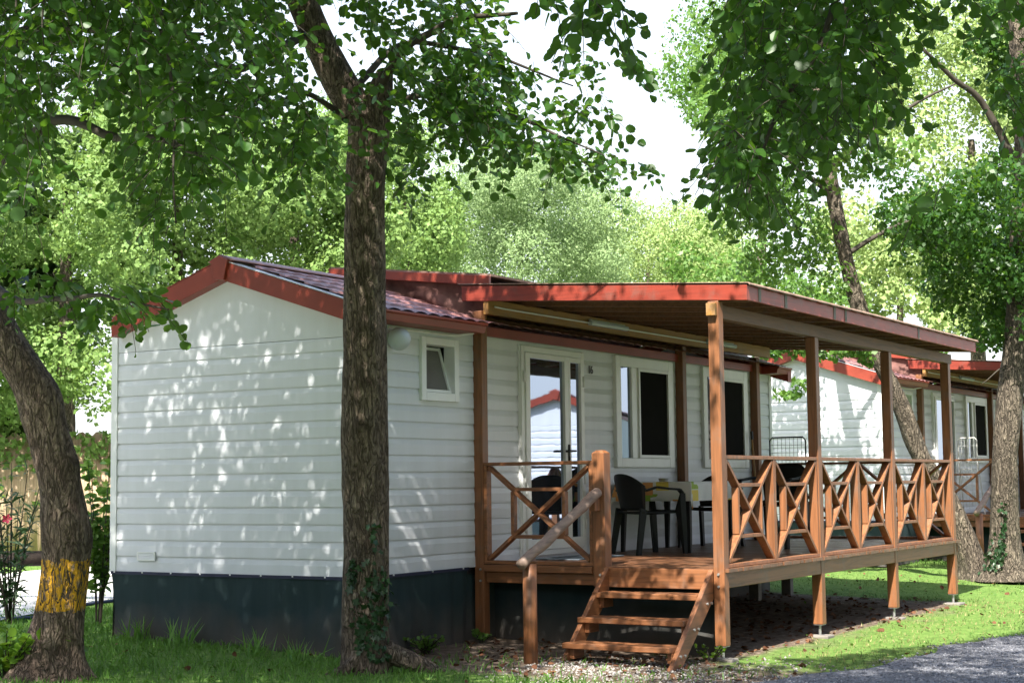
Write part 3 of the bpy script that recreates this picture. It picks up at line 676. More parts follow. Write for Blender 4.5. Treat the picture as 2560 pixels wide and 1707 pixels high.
# ------------------------------------------------------------------ things on the porch
def make_chair(h=.80):
    c = empty('plastic_chair')
    # faces +X; origin on the floor below the seat centre
    s = MB(); n = 10; V = []
    for i in range(n + 1):
        for j in range(n + 1):
            u, v = i / n - .5, j / n - .5; V.append((u * .46, v * (.46 - .03 * u), .43 - .022 * math.cos(u * 2.4) * math.cos(v * 2.6) + .012 * (u > .42)))
    i = np.arange((n + 1) ** 2).reshape(n + 1, n + 1); F = np.stack([i[:-1, :-1], i[1:, :-1], i[1:, 1:], i[:-1, 1:]], -1).reshape(-1, 4)
    o = link('seat', mesh_np(V, [F]), M['plastic'], c, True); m = o.modifiers.new('s', 'SOLIDIFY'); m.thickness = .02; m.offset = -1
    V = []; nu, nv_ = 16, 10                                     # curved back, rounded top, wraps into the arms
    for i in range(nu + 1):
        a = (i / nu - .5) * 2
        for j in range(nv_ + 1):
            t = j / nv_; top = .44 + (h - .44) * (1 - .34 * abs(a) ** 2.6)
            z = .44 + (top - .44) * t
            V.append((-.215 - .115 * t + .13 * a * a * (.35 + .65 * t), a * (.215 + .045 * t), z))
    i = np.arange((nu + 1) * (nv_ + 1)).reshape(nu + 1, nv_ + 1); F = np.stack([i[:-1, :-1], i[1:, :-1], i[1:, 1:], i[:-1, 1:]], -1).reshape(-1, 4)
    o = link('backrest', mesh_np(V, [F]), M['plastic'], c, True); m = o.modifiers.new('s', 'SOLIDIFY'); m.thickness = .016
    for s_ in (-1, 1):
        a = MB(); pts = [(-.20, s_ * .262, h - .17), (-.08, s_ * .282, .665), (.06, s_ * .287, .648), (.19, s_ * .277, .64), (.235, s_ * .266, .60)]
        for p, q in zip(pts[:-1], pts[1:]): a.bar(p, q, .055, .022, (0, 0, 1))
        a.build('armrest', M['plastic'], c, .006)
        l = MB(); l.add([(.175, s_ * .225, .44), (.255, s_ * .235, .44), (.26, s_ * .285, .60), (.20, s_ * .285, .62), (.235, s_ * .26, 0), (.285, s_ * .255, 0), (.275, s_ * .285, 0), (.235, s_ * .288, 0), (.2, s_ * .29, .44), (.262, s_ * .29, .44)],
                        [(0, 1, 5, 4), (1, 9, 6, 5), (9, 8, 7, 6), (8, 0, 4, 7), (0, 8, 3), (8, 9, 2, 3), (9, 1, 2), (0, 3, 2, 1), (4, 5, 6, 7)]); l.build('leg', M['plastic'], c)
        l = MB(); l.add([(-.235, s_ * .235, .46), (-.165, s_ * .235, .44), (-.165, s_ * .205, .44), (-.235, s_ * .205, .46), (-.30, s_ * .262, 0), (-.255, s_ * .262, 0), (-.255, s_ * .225, 0), (-.30, s_ * .225, 0)],
                        [(0, 1, 5, 4), (1, 2, 6, 5), (2, 3, 7, 6), (3, 0, 4, 7), (4, 5, 6, 7), (0, 3, 2, 1)]); l.build('leg', M['plastic'], c)
    return c
GRP = 'dark plastic chairs on the porches'
c1 = make_chair(); c1.location = (4.02, -.60, DZ); c1.rotation_euler = (0, 0, R(-30))
tag(c1, 'black plastic armchair at the near table corner, its back to the left', 'chair', GRP)
c2 = copy_tree(c1); c2.location = (5.72, -.52, DZ); c2.rotation_euler = (0, 0, R(180)); tag(c2, 'black plastic armchair behind the far end of the table beside the porch post', 'chair', GRP)
c3 = copy_tree(c1); c3.location = (5.75, -1.25, DZ); c3.rotation_euler = (0, 0, R(172)); c3.scale = (1.1, 1.1, 1.13); tag(c3, 'tall black plastic chair behind the first side railing panel, right of the table', 'chair', GRP)
def make_table():
    t = empty('porch_table', (4.86, -.52, DZ)); m = MB(); m.box(-.56, .56, -.42, .42, .685, .712); m.build('table_top', M['plastic'], t, .004)
    for sx in (-1, 1):
        for sy in (-1, 1):
            l = MB(); l.add([(sx * .50 - .03, sy * .36 - .03, .684), (sx * .50 + .03, sy * .36 - .03, .684), (sx * .50 + .03, sy * .36 + .03, .684), (sx * .50 - .03, sy * .36 + .03, .684), (sx * .52 - .018, sy * .38 - .018, 0), (sx * .52 + .018, sy * .38 - .018, 0), (sx * .52 + .018, sy * .38 + .018, 0), (sx * .52 - .018, sy * .38 + .018, 0)],
                            [(0, 1, 5, 4), (1, 2, 6, 5), (2, 3, 7, 6), (3, 0, 4, 7), (4, 7, 6, 5), (0, 3, 2, 1)]); l.build('leg', M['plastic'], t)
    return tag(t, 'dark plastic table against the wall, under the patterned cloth', 'table')
make_table()
def make_cloth():
    V = []; nu, nv_ = 56, 44; hx, hy = .57, .43; dr = .20; zt = .7165
    for i in range(nu + 1):
        for j in range(nv_ + 1):
            u = (i / nu - .5) * 2 * (hx + dr); v = (j / nv_ - .5) * 2 * (hy + dr)
            ex, ey = max(0, abs(u) - hx), max(0, abs(v) - hy); x = math.copysign(min(abs(u), hx), u); y = math.copysign(min(abs(v), hy), v)
            d = math.hypot(ex, ey) if ex and ey else ex + ey
            wv = .014 * math.sin((u * 13 if ey > ex else v * 13)) * min(1, d / .1)
            if ex: x += math.copysign(.006 + (.03 if ey else .0) * ex / dr + wv, u)
            if ey: y += math.copysign(.006 + (.03 if ex else .0) * ey / dr + wv, v)
            V.append((x, y, zt - max(0, d - .004)))
    i = np.arange((nu + 1) * (nv_ + 1)).reshape(nu + 1, nv_ + 1); F = np.stack([i[:-1, :-1], i[1:, :-1], i[1:, 1:], i[:-1, 1:]], -1).reshape(-1, 4)
    o = link('tablecloth', mesh_np(V, [F]), M['cloth'], smooth=True); o.location = (4.86, -.52, DZ)
    return tag(o, 'white tablecloth with orange, yellow and green squares hanging over the table', 'tablecloth')
make_cloth()
a = MB(); n = 16
prof = [(.0, .0), (.045, .0), (.055, .035), (.048, .035), (.04, .008), (0, .008)]
for (r0, z0), (r1, z1) in zip(prof[:-1], prof[1:]):
    for k in range(n):
        t0, t1 = 2 * PI * k / n, 2 * PI * (k + 1) / n
        a.quad((r0 * math.cos(t0), r0 * math.sin(t0), z0), (r0 * math.cos(t1), r0 * math.sin(t1), z0), (r1 * math.cos(t1), r1 * math.sin(t1), z1), (r1 * math.cos(t0), r1 * math.sin(t0), z1))
ash = a.build('ashtray', M['steel'], None, smooth=True); ash.location = (4.75, -.42, DZ + .7175); tag(ash, 'small glassy ashtray standing on the patterned tablecloth', 'ashtray')
b = MB(); b.tube([(0, 0, 0), (.06, .10, 1.22)], .012, 8); br = b.build('handle', M['pine'], None)
bm_ = empty('broom', (7.82, -.20, DZ)); br.parent = bm_
b = MB(); b.tube([(.06, .10, 1.22), (.065, .108, 1.32)], .018, 8); b.build('grip', M['black'], bm_)
b = MB(); b.box(-.15, .15, -.03, .02, 0, .06); b.build('brush_head', M['black'], bm_, .01); tag(bm_, 'broom leaning on the wall beside the last window of the porch', 'broom')
m = MB(); m.box(2.55, 3.45, -.62, -.16, DZ + .002, DZ + .014); mo = m.build('door_mat', M['mat'], None, .004); tag(mo, 'dark blue-grey door mat lying before the glass door', 'door mat')
def make_rack(wd, ht, mat, nx, nz, leg=True):
    r = empty('drying_rack'); f = MB(); f.tube([(0, 0, 0.0), (0, 0, ht - .04), (0, -.03, ht), (0, -wd + .03, ht), (0, -wd, ht - .04), (0, -wd, 0)], .010, 8); f.build('frame', mat, r)
    g = MB()
    for k in range(1, nx): g.tube([(0, -wd * k / nx, .12), (0, -wd * k / nx, ht)], .0028, 5)
    for k in range(1, nz): g.tube([(0, 0, .12 + (ht - .12) * k / nz), (0, -wd, .12 + (ht - .12) * k / nz)], .0028, 5)
    g.build('wire_grid', mat, r)
    l = MB(); l.tube([(.0, .0, ht * .75), (.28, 0.02, 0)], .009, 6); l.tube([(0, -wd, ht * .75), (.28, -wd - .02, 0)], .009, 6); l.build('stand_leg', mat, r)
    return r
r1 = make_rack(.46, 1.235, M['black'], 9, 12); r1.location = (7.88, -.33, DZ); tag(r1, 'black wire drying rack at the far end of the near porch', 'drying rack')
p_ = CAM + (15.6 - CAM[0]) / (FW + RT * (2395 - 1280) / FPX - UP * (1095 - 853.5) / FPX)[0] * (FW + RT * (2395 - 1280) / FPX - UP * (1095 - 853.5) / FPX)
r2 = make_rack(.30, max(.8, p_[2] - DZ - .11), M['whitewire'], 6, 9); r2.location = (15.6, p_[1], DZ + .11); tag(r2, 'white wire drying rack on the second porch', 'drying rack')
c4 = copy_tree(c1); c4.location = (16.4, -1.75, DZ + .11); c4.rotation_euler = (0, 0, R(160)); tag(c4, 'dark plastic chair on the second porch right of its railing', 'chair', GRP)
for i, x in enumerate(PX):                      # small footing slabs under the pins
    m = MB(); y = YO + .05; g0 = float(gh(x, y)); s = [.07, .09, .06, .12][i]; m.box(x + .05 - s, x + .05 + s, y - .11, y + .11, g0 - .03, g0 + .018)
    o = m.build('footing_slab', M['concrete'], None, .01)
    tag(o, ['flat concrete footing under the post beside the steps', 'flat concrete footing under the second outer post from the steps', 'flat concrete footing under the third outer post from the steps', 'flat pale footing under the last outer post'][i], 'footing', 'post footings')

# ------------------------------------------------------------------ left background fittings
def pt(px, py, d): return at(px, py, d)
lf = empty('log_rail_fence', (0, 0, 0))
a, b = pt(-420, 1405, 17), pt(480, 1388, 17.3)
m = MB(); m.tube([a + (b - a) * t for t in np.linspace(0, 1, 12)], [.085 + .005 * math.sin(k * 1.7) for k in range(12)], 12); m.build('rail', M['log'], lf, smooth=True)
for t in (.04, .8):
    q = a + (b - a) * t; m = MB(); m.tube([(q[0] + .1, q[1] + .1, float(gh(q[0], q[1])) - .1), (q[0] + .1, q[1] + .1, q[2] + .1)], .06, 10); m.build('post', M['log'], lf, smooth=True)
tag(lf, 'dark brown round log rail fence along the far paved road', 'fence')
hp = [(-260, 1560), (0, 1546), (80, 1543), (160, 1520), (230, 1507), (300, 1499), (420, 1490)]
m = MB(); m.tube([pt(x, y, 15.2) for x, y in hp], .016, 8); ho = m.build('garden_hose', M['hose'], None, smooth=True); tag(ho, 'blue hose strung low above the lawn behind the painted tree', 'hose')
fa, fb = pt(-700, 1440, 27.5), pt(700, 1440, 27.5); m = MB()
d = (fb - fa); nrm = np.array([-d[1], d[0], 0]) / np.linalg.norm(d)
N = 160; V = []
for k in range(N + 1):
    q = fa + d * k / N; o = .02 * math.sin(k * 2.4); zg = float(gh(q[0], q[1]))
    V += [(q[0] + nrm[0] * o, q[1] + nrm[1] * o, zg - .1), (q[0] + nrm[0] * o, q[1] + nrm[1] * o, zg + 2.1 + .05 * math.sin(k * 1.3))]
i = np.arange(2 * N + 2).reshape(N + 1, 2); F = np.stack([i[:-1, 0], i[1:, 0], i[1:, 1], i[:-1, 1]], -1)
fo = link('reed_fence', mesh_np(V, [F]), M['reed']); sm = fo.modifiers.new('s', 'SOLIDIFY'); sm.thickness = .04; tag(fo, 'tan reed screen fence beyond the paved road', 'fence')

# ------------------------------------------------------------------ leaves
T8 = np.array([(0, 0, 0), (-.20, .06, .03), (-.42, .28, .08), (-.47, .56, .09), (-.36, .84, .05), (-.15, .98, -.01), (0, .91, -.03), (.15, .98, -.01), (.36, .84, .05), (.47, .56, .09), (.42, .28, .08), (.20, .06, .03)])
T8F = [[0, 6, 5, 4, 3, 2, 1], [0, 11, 10, 9, 8, 7, 6]]
T4 = np.array([(0, 0, 0), (-.42, .52, .06), (0, 1, -.03), (.42, .52, .06)]); T4F = [[0, 3, 2, 1]]
TL = np.array([(0, 0, 0), (-.10, .4, .02), (0, 1, -.05), (.10, .4, .02)])                           # narrow leaf
TI = np.array([(0, 0, 0), (-.42, -.08, .02), (-.30, .35, .04), (-.5, .55, .02), (-.14, .6, .05), (0, 1, 0), (.14, .6, .05), (.5, .55, .02), (.30, .35, .04), (.42, -.08, .02)])
TIF = [[0, 5, 4, 3, 2, 1], [0, 9, 8, 7, 6, 5]]
def unit(v): return v / (np.linalg.norm(v, axis=-1, keepdims=True) + 1e-9)
def leaf_arrays(P, D, N, S, T, TF, off=0):
    """leaves at P, growing along D, facing N, size S"""
    D = unit(D); N = unit(N - D * (N * D).sum(-1, keepdims=True)); B = np.cross(D, N)
    wv, fv, cv = rng.uniform(.72, 1.08, (len(P), 1)), rng.uniform(-.5, 2.8, (len(P), 1)), rng.uniform(-.05, .42, (len(P), 1))
    tx = T[None, :, 0] * wv; ty = np.repeat(T[None, :, 1], len(P), 0); tz = T[None, :, 2] * fv - cv * T[None, :, 1] ** 2 + .05 * np.sin(T[None, :, 1] * 9 + fv * 5) * np.abs(T[None, :, 0]) * 2
    V = P[:, None] + S[:, None, None] * (tx[..., None] * B[:, None] + ty[..., None] * D[:, None] + tz[..., None] * N[:, None])
    n = len(T); base = (np.arange(len(P)) * n + off)[:, None]
    F = [base + np.array(f)[None] for f in TF]
    return V.reshape(-1, 3), F
def leaves(name, P, D, N, S, T, TF, mat, parent=None):
    V, F = leaf_arrays(P, D, N, S, T, TF)
    if len(F) == 2: F = [np.stack(F, 1).reshape(-1, F[0].shape[1])]
    return link(name, mesh_np(V, F), mat, parent)
def twig_leaves(P0, D0, per, length, size, drop=.5):
    """alternate leaves on short drooping twigs -> P, D, N, S and twig polylines"""
    n = len(P0); D0 = unit(D0); side = unit(np.cross(D0, np.array([0, 0, 1.0]) + .2 * rng.normal(size=(n, 3))))
    Ls = length * rng.uniform(.6, 1.25, n)
    Ps, Ds, Ns, Ss, TW = [], [], [], [], []
    for k in range(per):
        t = (k + .6) / per
        p = P0 + D0 * (Ls * t)[:, None]; p[:, 2] -= drop * Ls * t * t
        sgn = 1 if k % 2 else -1
        d = unit(D0 * .55 + sgn * side * .8 + rng.normal(size=(n, 3)) * .35 + np.array([0, 0, -.35]))
        nn = unit(np.array([0, 0, 1.0]) + .6 * rng.normal(size=(n, 3)))
        Ps.append(p + d * .012); Ds.append(d); Ns.append(nn); Ss.append(size * rng.uniform(.65, 1.2, n))
        TW.append(p)
    return np.concatenate(Ps), np.concatenate(Ds), np.concatenate(Ns), np.concatenate(Ss), np.stack([P0] + TW, 1)
def twig_mesh(TW, r=.0022):
    """3-sided thin tubes for polylines TW (n,k,3)"""
    n, k, _ = TW.shape; d = unit(TW[:, -1] - TW[:, 0]); u = unit(np.cross(d, np.array([.3, .2, 1.0]))); v = np.cross(d, u)
    V = []
    for a in range(3): V.append(TW + r * (u * math.cos(a * 2.094) + v * math.sin(a * 2.094))[:, None])
    V = np.stack(V, 2)                                    # n,k,3sides,3
    idx = np.arange(n * k * 3).reshape(n, k, 3); F = []
    for a in range(3): F.append(np.stack([idx[:, :-1, a], idx[:, :-1, (a + 1) % 3], idx[:, 1:, (a + 1) % 3], idx[:, 1:, a]], -1).reshape(-1, 4))
    return V.reshape(-1, 3), np.concatenate(F)
def crown_obj(name, parent, P0, D0, per, length, size, mat, T=T8, TF=T8F, twig=True, drop=.5, keep=None):
    P, D, N, S, TW = twig_leaves(P0, D0, per, length, size, drop)
    if keep is not None:
        k = keep(P); P, D, N, S = P[k], D[k], N[k], S[k]
        TW = TW[keep(TW[:, TW.shape[1] // 2]) & keep(TW[:, 0])]
    V, F = leaf_arrays(P, D, N, S, T, TF); F = [np.stack(F, 1).reshape(-1, F[0].shape[1])] if len(F) == 2 else F
    if twig and len(TW):
        V2, F2 = twig_mesh(TW); me = mesh_np(np.concatenate([V, V2]), F + [F2 + len(V)], [0] * len(F) + [1])
        return link(name, me, [mat, M['twig']], parent)
    return link(name, mesh_np(V, F), mat, parent)
def in_poly(x, y, poly):
    r = np.zeros(len(x), bool); n = len(poly)
    for i in range(n):
        x0, y0 = poly[i]; x1, y1 = poly[(i + 1) % n]
        c = ((y0 > y) != (y1 > y)) & (x < (x1 - x0) * (y - y0) / (y1 - y0 + 1e-12) + x0); r ^= c
    return r
def sun_to_ground(P, z=0.0):
    t = (P[:, 2] - z) / SUN[2]; return P - SUN * t[:, None]
def sun_to_gable(P):
    t = P[:, 0] / SUN[0]; return P - SUN * t[:, None]

# parts of the scene the sun reaches: crowns leave these lanes open
def lanes_open(P):
    """True where a leaf does not stand in one of the open sun lanes"""
    g = sun_to_ground(P, 0.0); ok = np.ones(len(P), bool)
    strip = (g[:, 0] > 2.2) & (g[:, 0] < 13.5) & (g[:, 1] > -2.95 - .27 * np.clip(g[:, 0] - 2.2, 0, 5)) & (g[:, 1] < -2.0)
    d = sun_to_ground(P, 1.2); rail = (d[:, 0] > 3.2) & (d[:, 0] < 9.2) & (d[:, 1] > -2.75) & (d[:, 1] < -2.0)
    lawn = (g[:, 0] > 8.5) & (g[:, 0] < 14.0) & (g[:, 1] > -3.5) & (g[:, 1] < 2.6)
    f = P - SUN * ((P[:, 0] - 1.75) / SUN[0])[:, None]           # porch front: thinner foliage, dappled sun
    thin = (f[:, 1] > -2.9) & (f[:, 1] < -.7) & (f[:, 2] > .1) & (f[:, 2] < 3.35) & (np.sin(P[:, 0] * 37 + P[:, 1] * 53 + P[:, 2] * 41) > -.78)
    return ok & ~strip & ~rail & ~lawn & ~thin
def strip_open(P):
    g = sun_to_ground(P, 0.0); d = sun_to_ground(P, 1.2)
    return ~((g[:, 0] > 2.2) & (g[:, 0] < 12.5) & (g[:, 1] > -2.95 - .27 * np.clip(g[:, 0] - 2.2, 0, 5)) & (g[:, 1] < -2.0)) & ~((g[:, 0] > 11) & (g[:, 0] < 13.6) & (g[:, 1] > -3) & (g[:, 1] < 3)) & ~((d[:, 0] > 3.2) & (d[:, 0] < 9.2) & (d[:, 1] > -2.75) & (d[:, 1] < -2.0))
# ------------------------------------------------------------------ trunks
def trunk(name, pts, rads, mat, parent, nseg=90, n=40, rough=.05, flare=0, seed=0, knots=()):
    pts = np.array(pts, float); rads = np.array(rads, float)
    t = np.linspace(0, len(pts) - 1, nseg); k = np.arange(len(pts))
    def sm(col):
        v = np.interp(t, k, col); w_ = max(1, nseg // len(pts) // 2)
        for _ in range(2):
            pad = np.concatenate([2 * v[0] - v[w_:0:-1], v, 2 * v[-1] - v[-2:-w_ - 2:-1]]); v = np.convolve(pad, np.ones(2 * w_ + 1) / (2 * w_ + 1), 'valid')
        return v
    c = np.stack([sm(pts[:, i]) for i in range(3)], 1); r = sm(rads)
    V = []; SC = []
    for i in range(nseg):
        for j in range(n):
            sc_ = 0
            a = 2 * PI * j / n; dx, dy = math.cos(a), math.sin(a); z = c[i, 2]
            f = 1 + rough * 2.2 * noise.noise((dx * 1.1 + seed, dy * 1.1, z * 1.3)) + rough * noise.noise((dx * 4 + seed, dy * 4, z * 3.5)) + rough * .5 * noise.noise((dx * 11 + seed, dy * 11, z * 8))
            if flare:
                hgt = (z - c[0, 2]); e = math.exp(-hgt / .16); f += flare * e * (.55 + .75 * max(0, math.cos(a * 2.5 + seed)) ** 2)
            for (kz, ka, kr, kh) in knots:
                da = (a - ka + PI) % (2 * PI) - PI; f += kh * math.exp(-((z - kz) / kr) ** 2 - (da * r[i] / kr) ** 2); q_ = da * r[i]; sc_ = max(sc_, math.exp(-((z - kz + .9 * abs(q_) - .03) / .035) ** 2) * math.exp(-(q_ / .10) ** 2), .8 * math.exp(-((z - kz + .01) / .03) ** 2 - (q_ / .045) ** 2))
            SC.append(sc_); V.append((c[i, 0] + dx * r[i] * f, c[i, 1] + dy * r[i] * f, z))
    i = np.arange(nseg * n).reshape(nseg, n); ii = np.roll(i, -1, 1)
    F = np.stack([i[:-1], ii[:-1], ii[1:], i[1:]], -1).reshape(-1, 4)
    V.append(tuple(c[-1])); top = np.stack([i[-1], ii[-1], np.full(n, nseg * n)], -1)
    me = mesh_np(V, [F, top]); aa = me.attributes.new('scar', 'FLOAT', 'POINT'); aa.data.foreach_set('value', np.array(SC + [0], np.float32))
    return link(name, me, mat, parent, True)
def limbs(name, paths, mat, parent, n=9):
    for pts, r0, r1 in paths:
        m = MB(); pts = [np.array(p, float) for p in pts]
        # resample with wobble
        out = []; K = 7
        for a, b in zip(pts[:-1], pts[1:]):
            for k in range(K): out.append(a + (b - a) * k / K)
        out.append(pts[-1]); out = np.array(out)
        for it in range(3): out[1:-1] = (out[:-2] + 2 * out[1:-1] + out[2:]) / 4
        L_ = len(out); wob = np.array([[noise.noise((p[0] * 2 + j * 7, p[1] * 2, p[2] * 2)) for j in range(3)] for p in out]) * .05
        out[1:] += wob[1:]
        m.tube(out, [r0 + (r1 - r0) * k / (L_ - 1) for k in range(L_)], n); m.build(name, mat, parent, smooth=True)

# central alder -----------------------------------------------------------------
ct = empty('alder_tree', (-.6, -.5, .03))
def loc(o, p): return np.array(p, float) - np.array(o.location)
DC = 12.0
cl = [(905, 1730, 66), (920, 1660, 60), (915, 1600, 58), (916, 1415, 60), (913, 1200, 57), (912, 980, 54.5), (913, 760, 53), (912, 540, 52), (914, 435, 52), (922, 330, 50), (925, 250, 52)]
trunk('trunk', [loc(ct, at(x, y, DC)) for x, y, _ in cl], [w_ / FPX * DC for *_, w_ in cl], M['bark'], ct, 150, 56, .05, .26, 3,
      [(1.9 - .03, 3.6, .10, .12), (2.6, 3.9, .11, .12), (3.3, 3.7, .10, .10), (3.75, 4.0, .10, .14), (.95, 3.8, .08, .08), (2.95, 3.5, .08, .06), (2.2, 3.95, .07, .05), (3.05, 4.15, .09, .08)])
up1 = [at(905, 300, DC), at(850, 205, DC), at(800, 110, DC - .05), at(765, 30, DC - .1), at(725, -70, DC - .2), at(700, -230, DC - .4), at(720, -420, DC - .6)]
limb_r = np.array([.155, .15, .13, .125, .115, .10, .06])
trunk('limb', [loc(ct, p) for p in up1], limb_r, M['bark'], ct, 70, 32, .06, 0, 9)
st = [at(935, 290, DC), at(955, 215, DC - .05), at(962, 175, DC - .05)]
trunk('broken_stub', [loc(ct, p) for p in st], [.12, .09, .055], M['bark'], ct, 24, 20, .16, 0, 21)
def A(x, y, d): return loc(ct, at(x, y, d))
root = [([(.06, -.16, .22), (.22, -.30, .10), (.34, -.44, .0), (.42, -.6, -.08)], .085, .04), ([(-.08, -.05, .2), (-.20, .05, .04), (-.34, .2, -.06)], .06, .03), ([(.1, .1, .2), (.25, .25, .03), (.4, .3, -.06)], .09, .04)]
limbs('root', root, M['bark'], ct, 10)
limbs('branch', [([A(925, 250, 12), A(1010, 120, 11.6), A(1150, 40, 11.2), A(1290, 30, 10.8)], .04, .012), ([A(880, 225, 12), A(1000, 100, 12.4), A(1250, 140, 12.6), A(1440, 220, 12.8)], .03, .006),
                   ([A(940, 260, 12), A(1100, 230, 11.6), A(1350, 330, 11.3), A(1500, 385, 11.1)], .028, .004), ([A(780, 60, 12), A(620, 170, 11), A(420, 150, 10), A(250, 160, 9)], .04, .008),
                   ([A(860, 290, 12), A(760, 230, 11.6), A(650, 300, 11.2), A(560, 360, 10.8)], .025, .006), ([A(720, -100, 12), A(500, -150, 11), A(300, -150, 10)], .06, .02), ([A(720, -250, 11.6), A(950, -420, 11), A(1200, -500, 10.5)], .06, .02),
                   ([A(720, -300, 11.6), A(400, -700, 10), A(200, -1000, 9)], .07, .02), ([A(720, -420, 11.4), A(750, -800, 10), A(900, -1200, 9)], .07, .02)], M['twig'], ct)
def sample_poly(poly, n, d0, d1, grad=None):
    xs = [p[0] for p in poly]; ys = [p[1] for p in poly]; out = []
    while len(out) < n:
        x = rng.uniform(min(xs), max(xs), 4 * n); y = rng.uniform(min(ys), max(ys), 4 * n); k = in_poly(x, y, poly)
        if grad is not None: k &= rng.uniform(size=len(x)) < grad(x, y)
        out += list(zip(x[k], y[k]))
    out = np.array(out[:n]); d = rng.uniform(d0, d1, n)
    return CAM + d[:, None] * (FW + RT * ((out[:, 0:1] - 1280) / FPX) - UP * ((out[:, 1:2] - 853.5) / FPX))
def droop_dirs(n, out=None, down=-.35):
    d = rng.normal(size=(n, 3)); d[:, 2] = d[:, 2] * .35 + down
    if out is not None: d += out
    return unit(d)
FORK = [(670, -60), (790, -60), (975, 150), (985, 300), (900, 420), (850, 420), (840, 280), (745, 150)]
def fork_open(P):
    x, y, z = pix(P); return ~(in_poly(x, y, FORK) & (np.sin(P[:, 0] * 91 + P[:, 1] * 57) > -.75))
# visible sprays of the central tree (right of its trunk and across it)
Pc = [sample_poly([(850, -150), (1300, -150), (1200, 60), (1300, 260), (1220, 330), (1020, 360), (920, 340), (870, 180)], 250, 10.4, 13.2, lambda x, y: np.clip(1.2 - (x - 950) / 520, .15, 1)),
      sample_poly([(1000, 100), (1250, 110), (1500, 220), (1530, 280), (1380, 280), (1180, 260), (1000, 220)], 68, 10.6, 12.8),
      sample_poly([(1080, 220), (1300, 290), (1460, 360), (1640, 410), (1600, 440), (1400, 400), (1220, 340)], 70, 10.6, 11.8),
      sample_poly([(1350, 130), (1560, 120), (1680, 170), (1600, 200), (1420, 190)], 14, 11, 12.5),
      sample_poly([(930, 330), (1080, 380), (1140, 440), (1010, 450), (950, 430)], 10, 11, 12.2),
      sample_poly([(750, 180), (960, 140), (960, 270), (880, 360), (760, 330)], 16, 10.6, 11.6)]
Pc = np.concatenate(Pc)
o_right = np.tile(RT * .5, (len(Pc), 1))
crown_obj('crown', ct, Pc - np.array(ct.location), droop_dirs(len(Pc), o_right, -.45), 8, .32, .069, M['leaf'], keep=lambda P: strip_open(P + np.array(ct.location)) & fork_open(P + np.array(ct.location)))
tag(ct, 'forked alder trunk with ivy at its foot before the home, broken stub at its fork', 'tree', 'alders round the homes')
# left alder with the painted band ------------------------------------------------
lt = empty('alder_tree', (-2.2, 1.1, .1))
DL = 11.4
ll = [(112, 1720, 118), (115, 1680, 98), (124, 1636, 84), (135, 1594, 74), (147, 1532, 64), (157, 1469, 61), (165, 1414, 60), (166, 1368, 61), (164, 1301, 61), (157, 1238, 57), (145, 1176, 58), (130, 1113, 57), (106, 1050, 61), (99, 981, 65), (46, 904, 64), (-5, 828, 63), (-48, 740, 60), (-80, 600, 58), (-120, 400, 55), (-170, 150, 48), (-220, -150, 40), (-230, -500, 30)]
def B_(x, y, d): return loc(lt, at(x, y, d))
trunk('trunk', [B_(x, y, DL) for x, y, _ in ll], [w_ / FPX * DL * (.96 if y > 1250 else .87) for _, y, w_ in ll], M['bark_band'], lt, 170, 52, .05, .28, 5, [(1.55, 4.9, .09, .16), (1.0, 5.6, .12, .10), (.22, 4.3, .10, -.12)])
limbs('branch', [([B_(-60, 700, DL), B_(60, 760, 10.6), B_(250, 730, 9.8), B_(430, 770, 9.3)], .03, .005), ([B_(-100, 500, DL), B_(100, 300, 10), B_(330, 330, 9), B_(560, 420, 8.4)], .05, .008), ([B_(-150, 200, DL), B_(100, 60, 10), B_(500, 90, 8.8)], .05, .01),
                   ([B_(-170, 100, DL), B_(200, -150, 9.5), B_(600, -250, 8.6)], .06, .015), ([B_(380, -60, 8.6), B_(420, 150, 8.3), B_(440, 350, 8.2), B_(440, 560, 8.1)], .012, .004), ([B_(40, -60, 8.2), B_(45, 90, 8.2), B_(40, 200, 8.2)], .007, .003), ([B_(105, -60, 8.2), B_(104, 60, 8.2), B_(108, 130, 8.2)], .007, .003)], M['twig'], lt)
Pl = [sample_poly([(-120, -250), (800, -250), (780, 100), (640, 250), (420, 250), (120, 190), (-120, 220)], 860, 7.6, 11.8),
      sample_poly([(-120, 200), (100, 200), (150, 380), (80, 480), (-120, 520)], 70, 7.4, 10.5),
      sample_poly([(330, 230), (600, 250), (600, 400), (470, 470), (360, 390)], 70, 7.6, 10.2),
      sample_poly([(600, 200), (850, 220), (850, 360), (780, 430), (650, 380)], 70, 8.4, 11.2),
      sample_poly([(-60, 620), (120, 650), (260, 680), (310, 710), (330, 760), (240, 770), (100, 740), (-60, 720)], 26, 9.2, 10.6),
      sample_poly([(340, 470), (450, 470), (450, 520), (380, 530)], 6, 8, 8.8)]
Pl = np.concatenate(Pl)
crown_obj('crown', lt, Pl - np.array(lt.location), droop_dirs(len(Pl), None, -.45), 8, .28, .062, M['leaf'], keep=lambda P: lanes_open(P + np.array(lt.location)) & fork_open(P + np.array(lt.location)))
Ps = sample_poly([(240, 690), (330, 705), (400, 745), (410, 775), (300, 770)], 13, 9.2, 9.9)
crown_obj('crown', lt, Ps - np.array(lt.location), unit(np.tile(RT * .9 + np.array([0, 0, -.35]), (13, 1)) + .35 * rng.normal(size=(13, 3))), 6, .20, .075, M['leaf_mid'])
tag(lt, 'leaning alder with a yellow painted band round its trunk, left of the home', 'tree', 'alders round the homes')
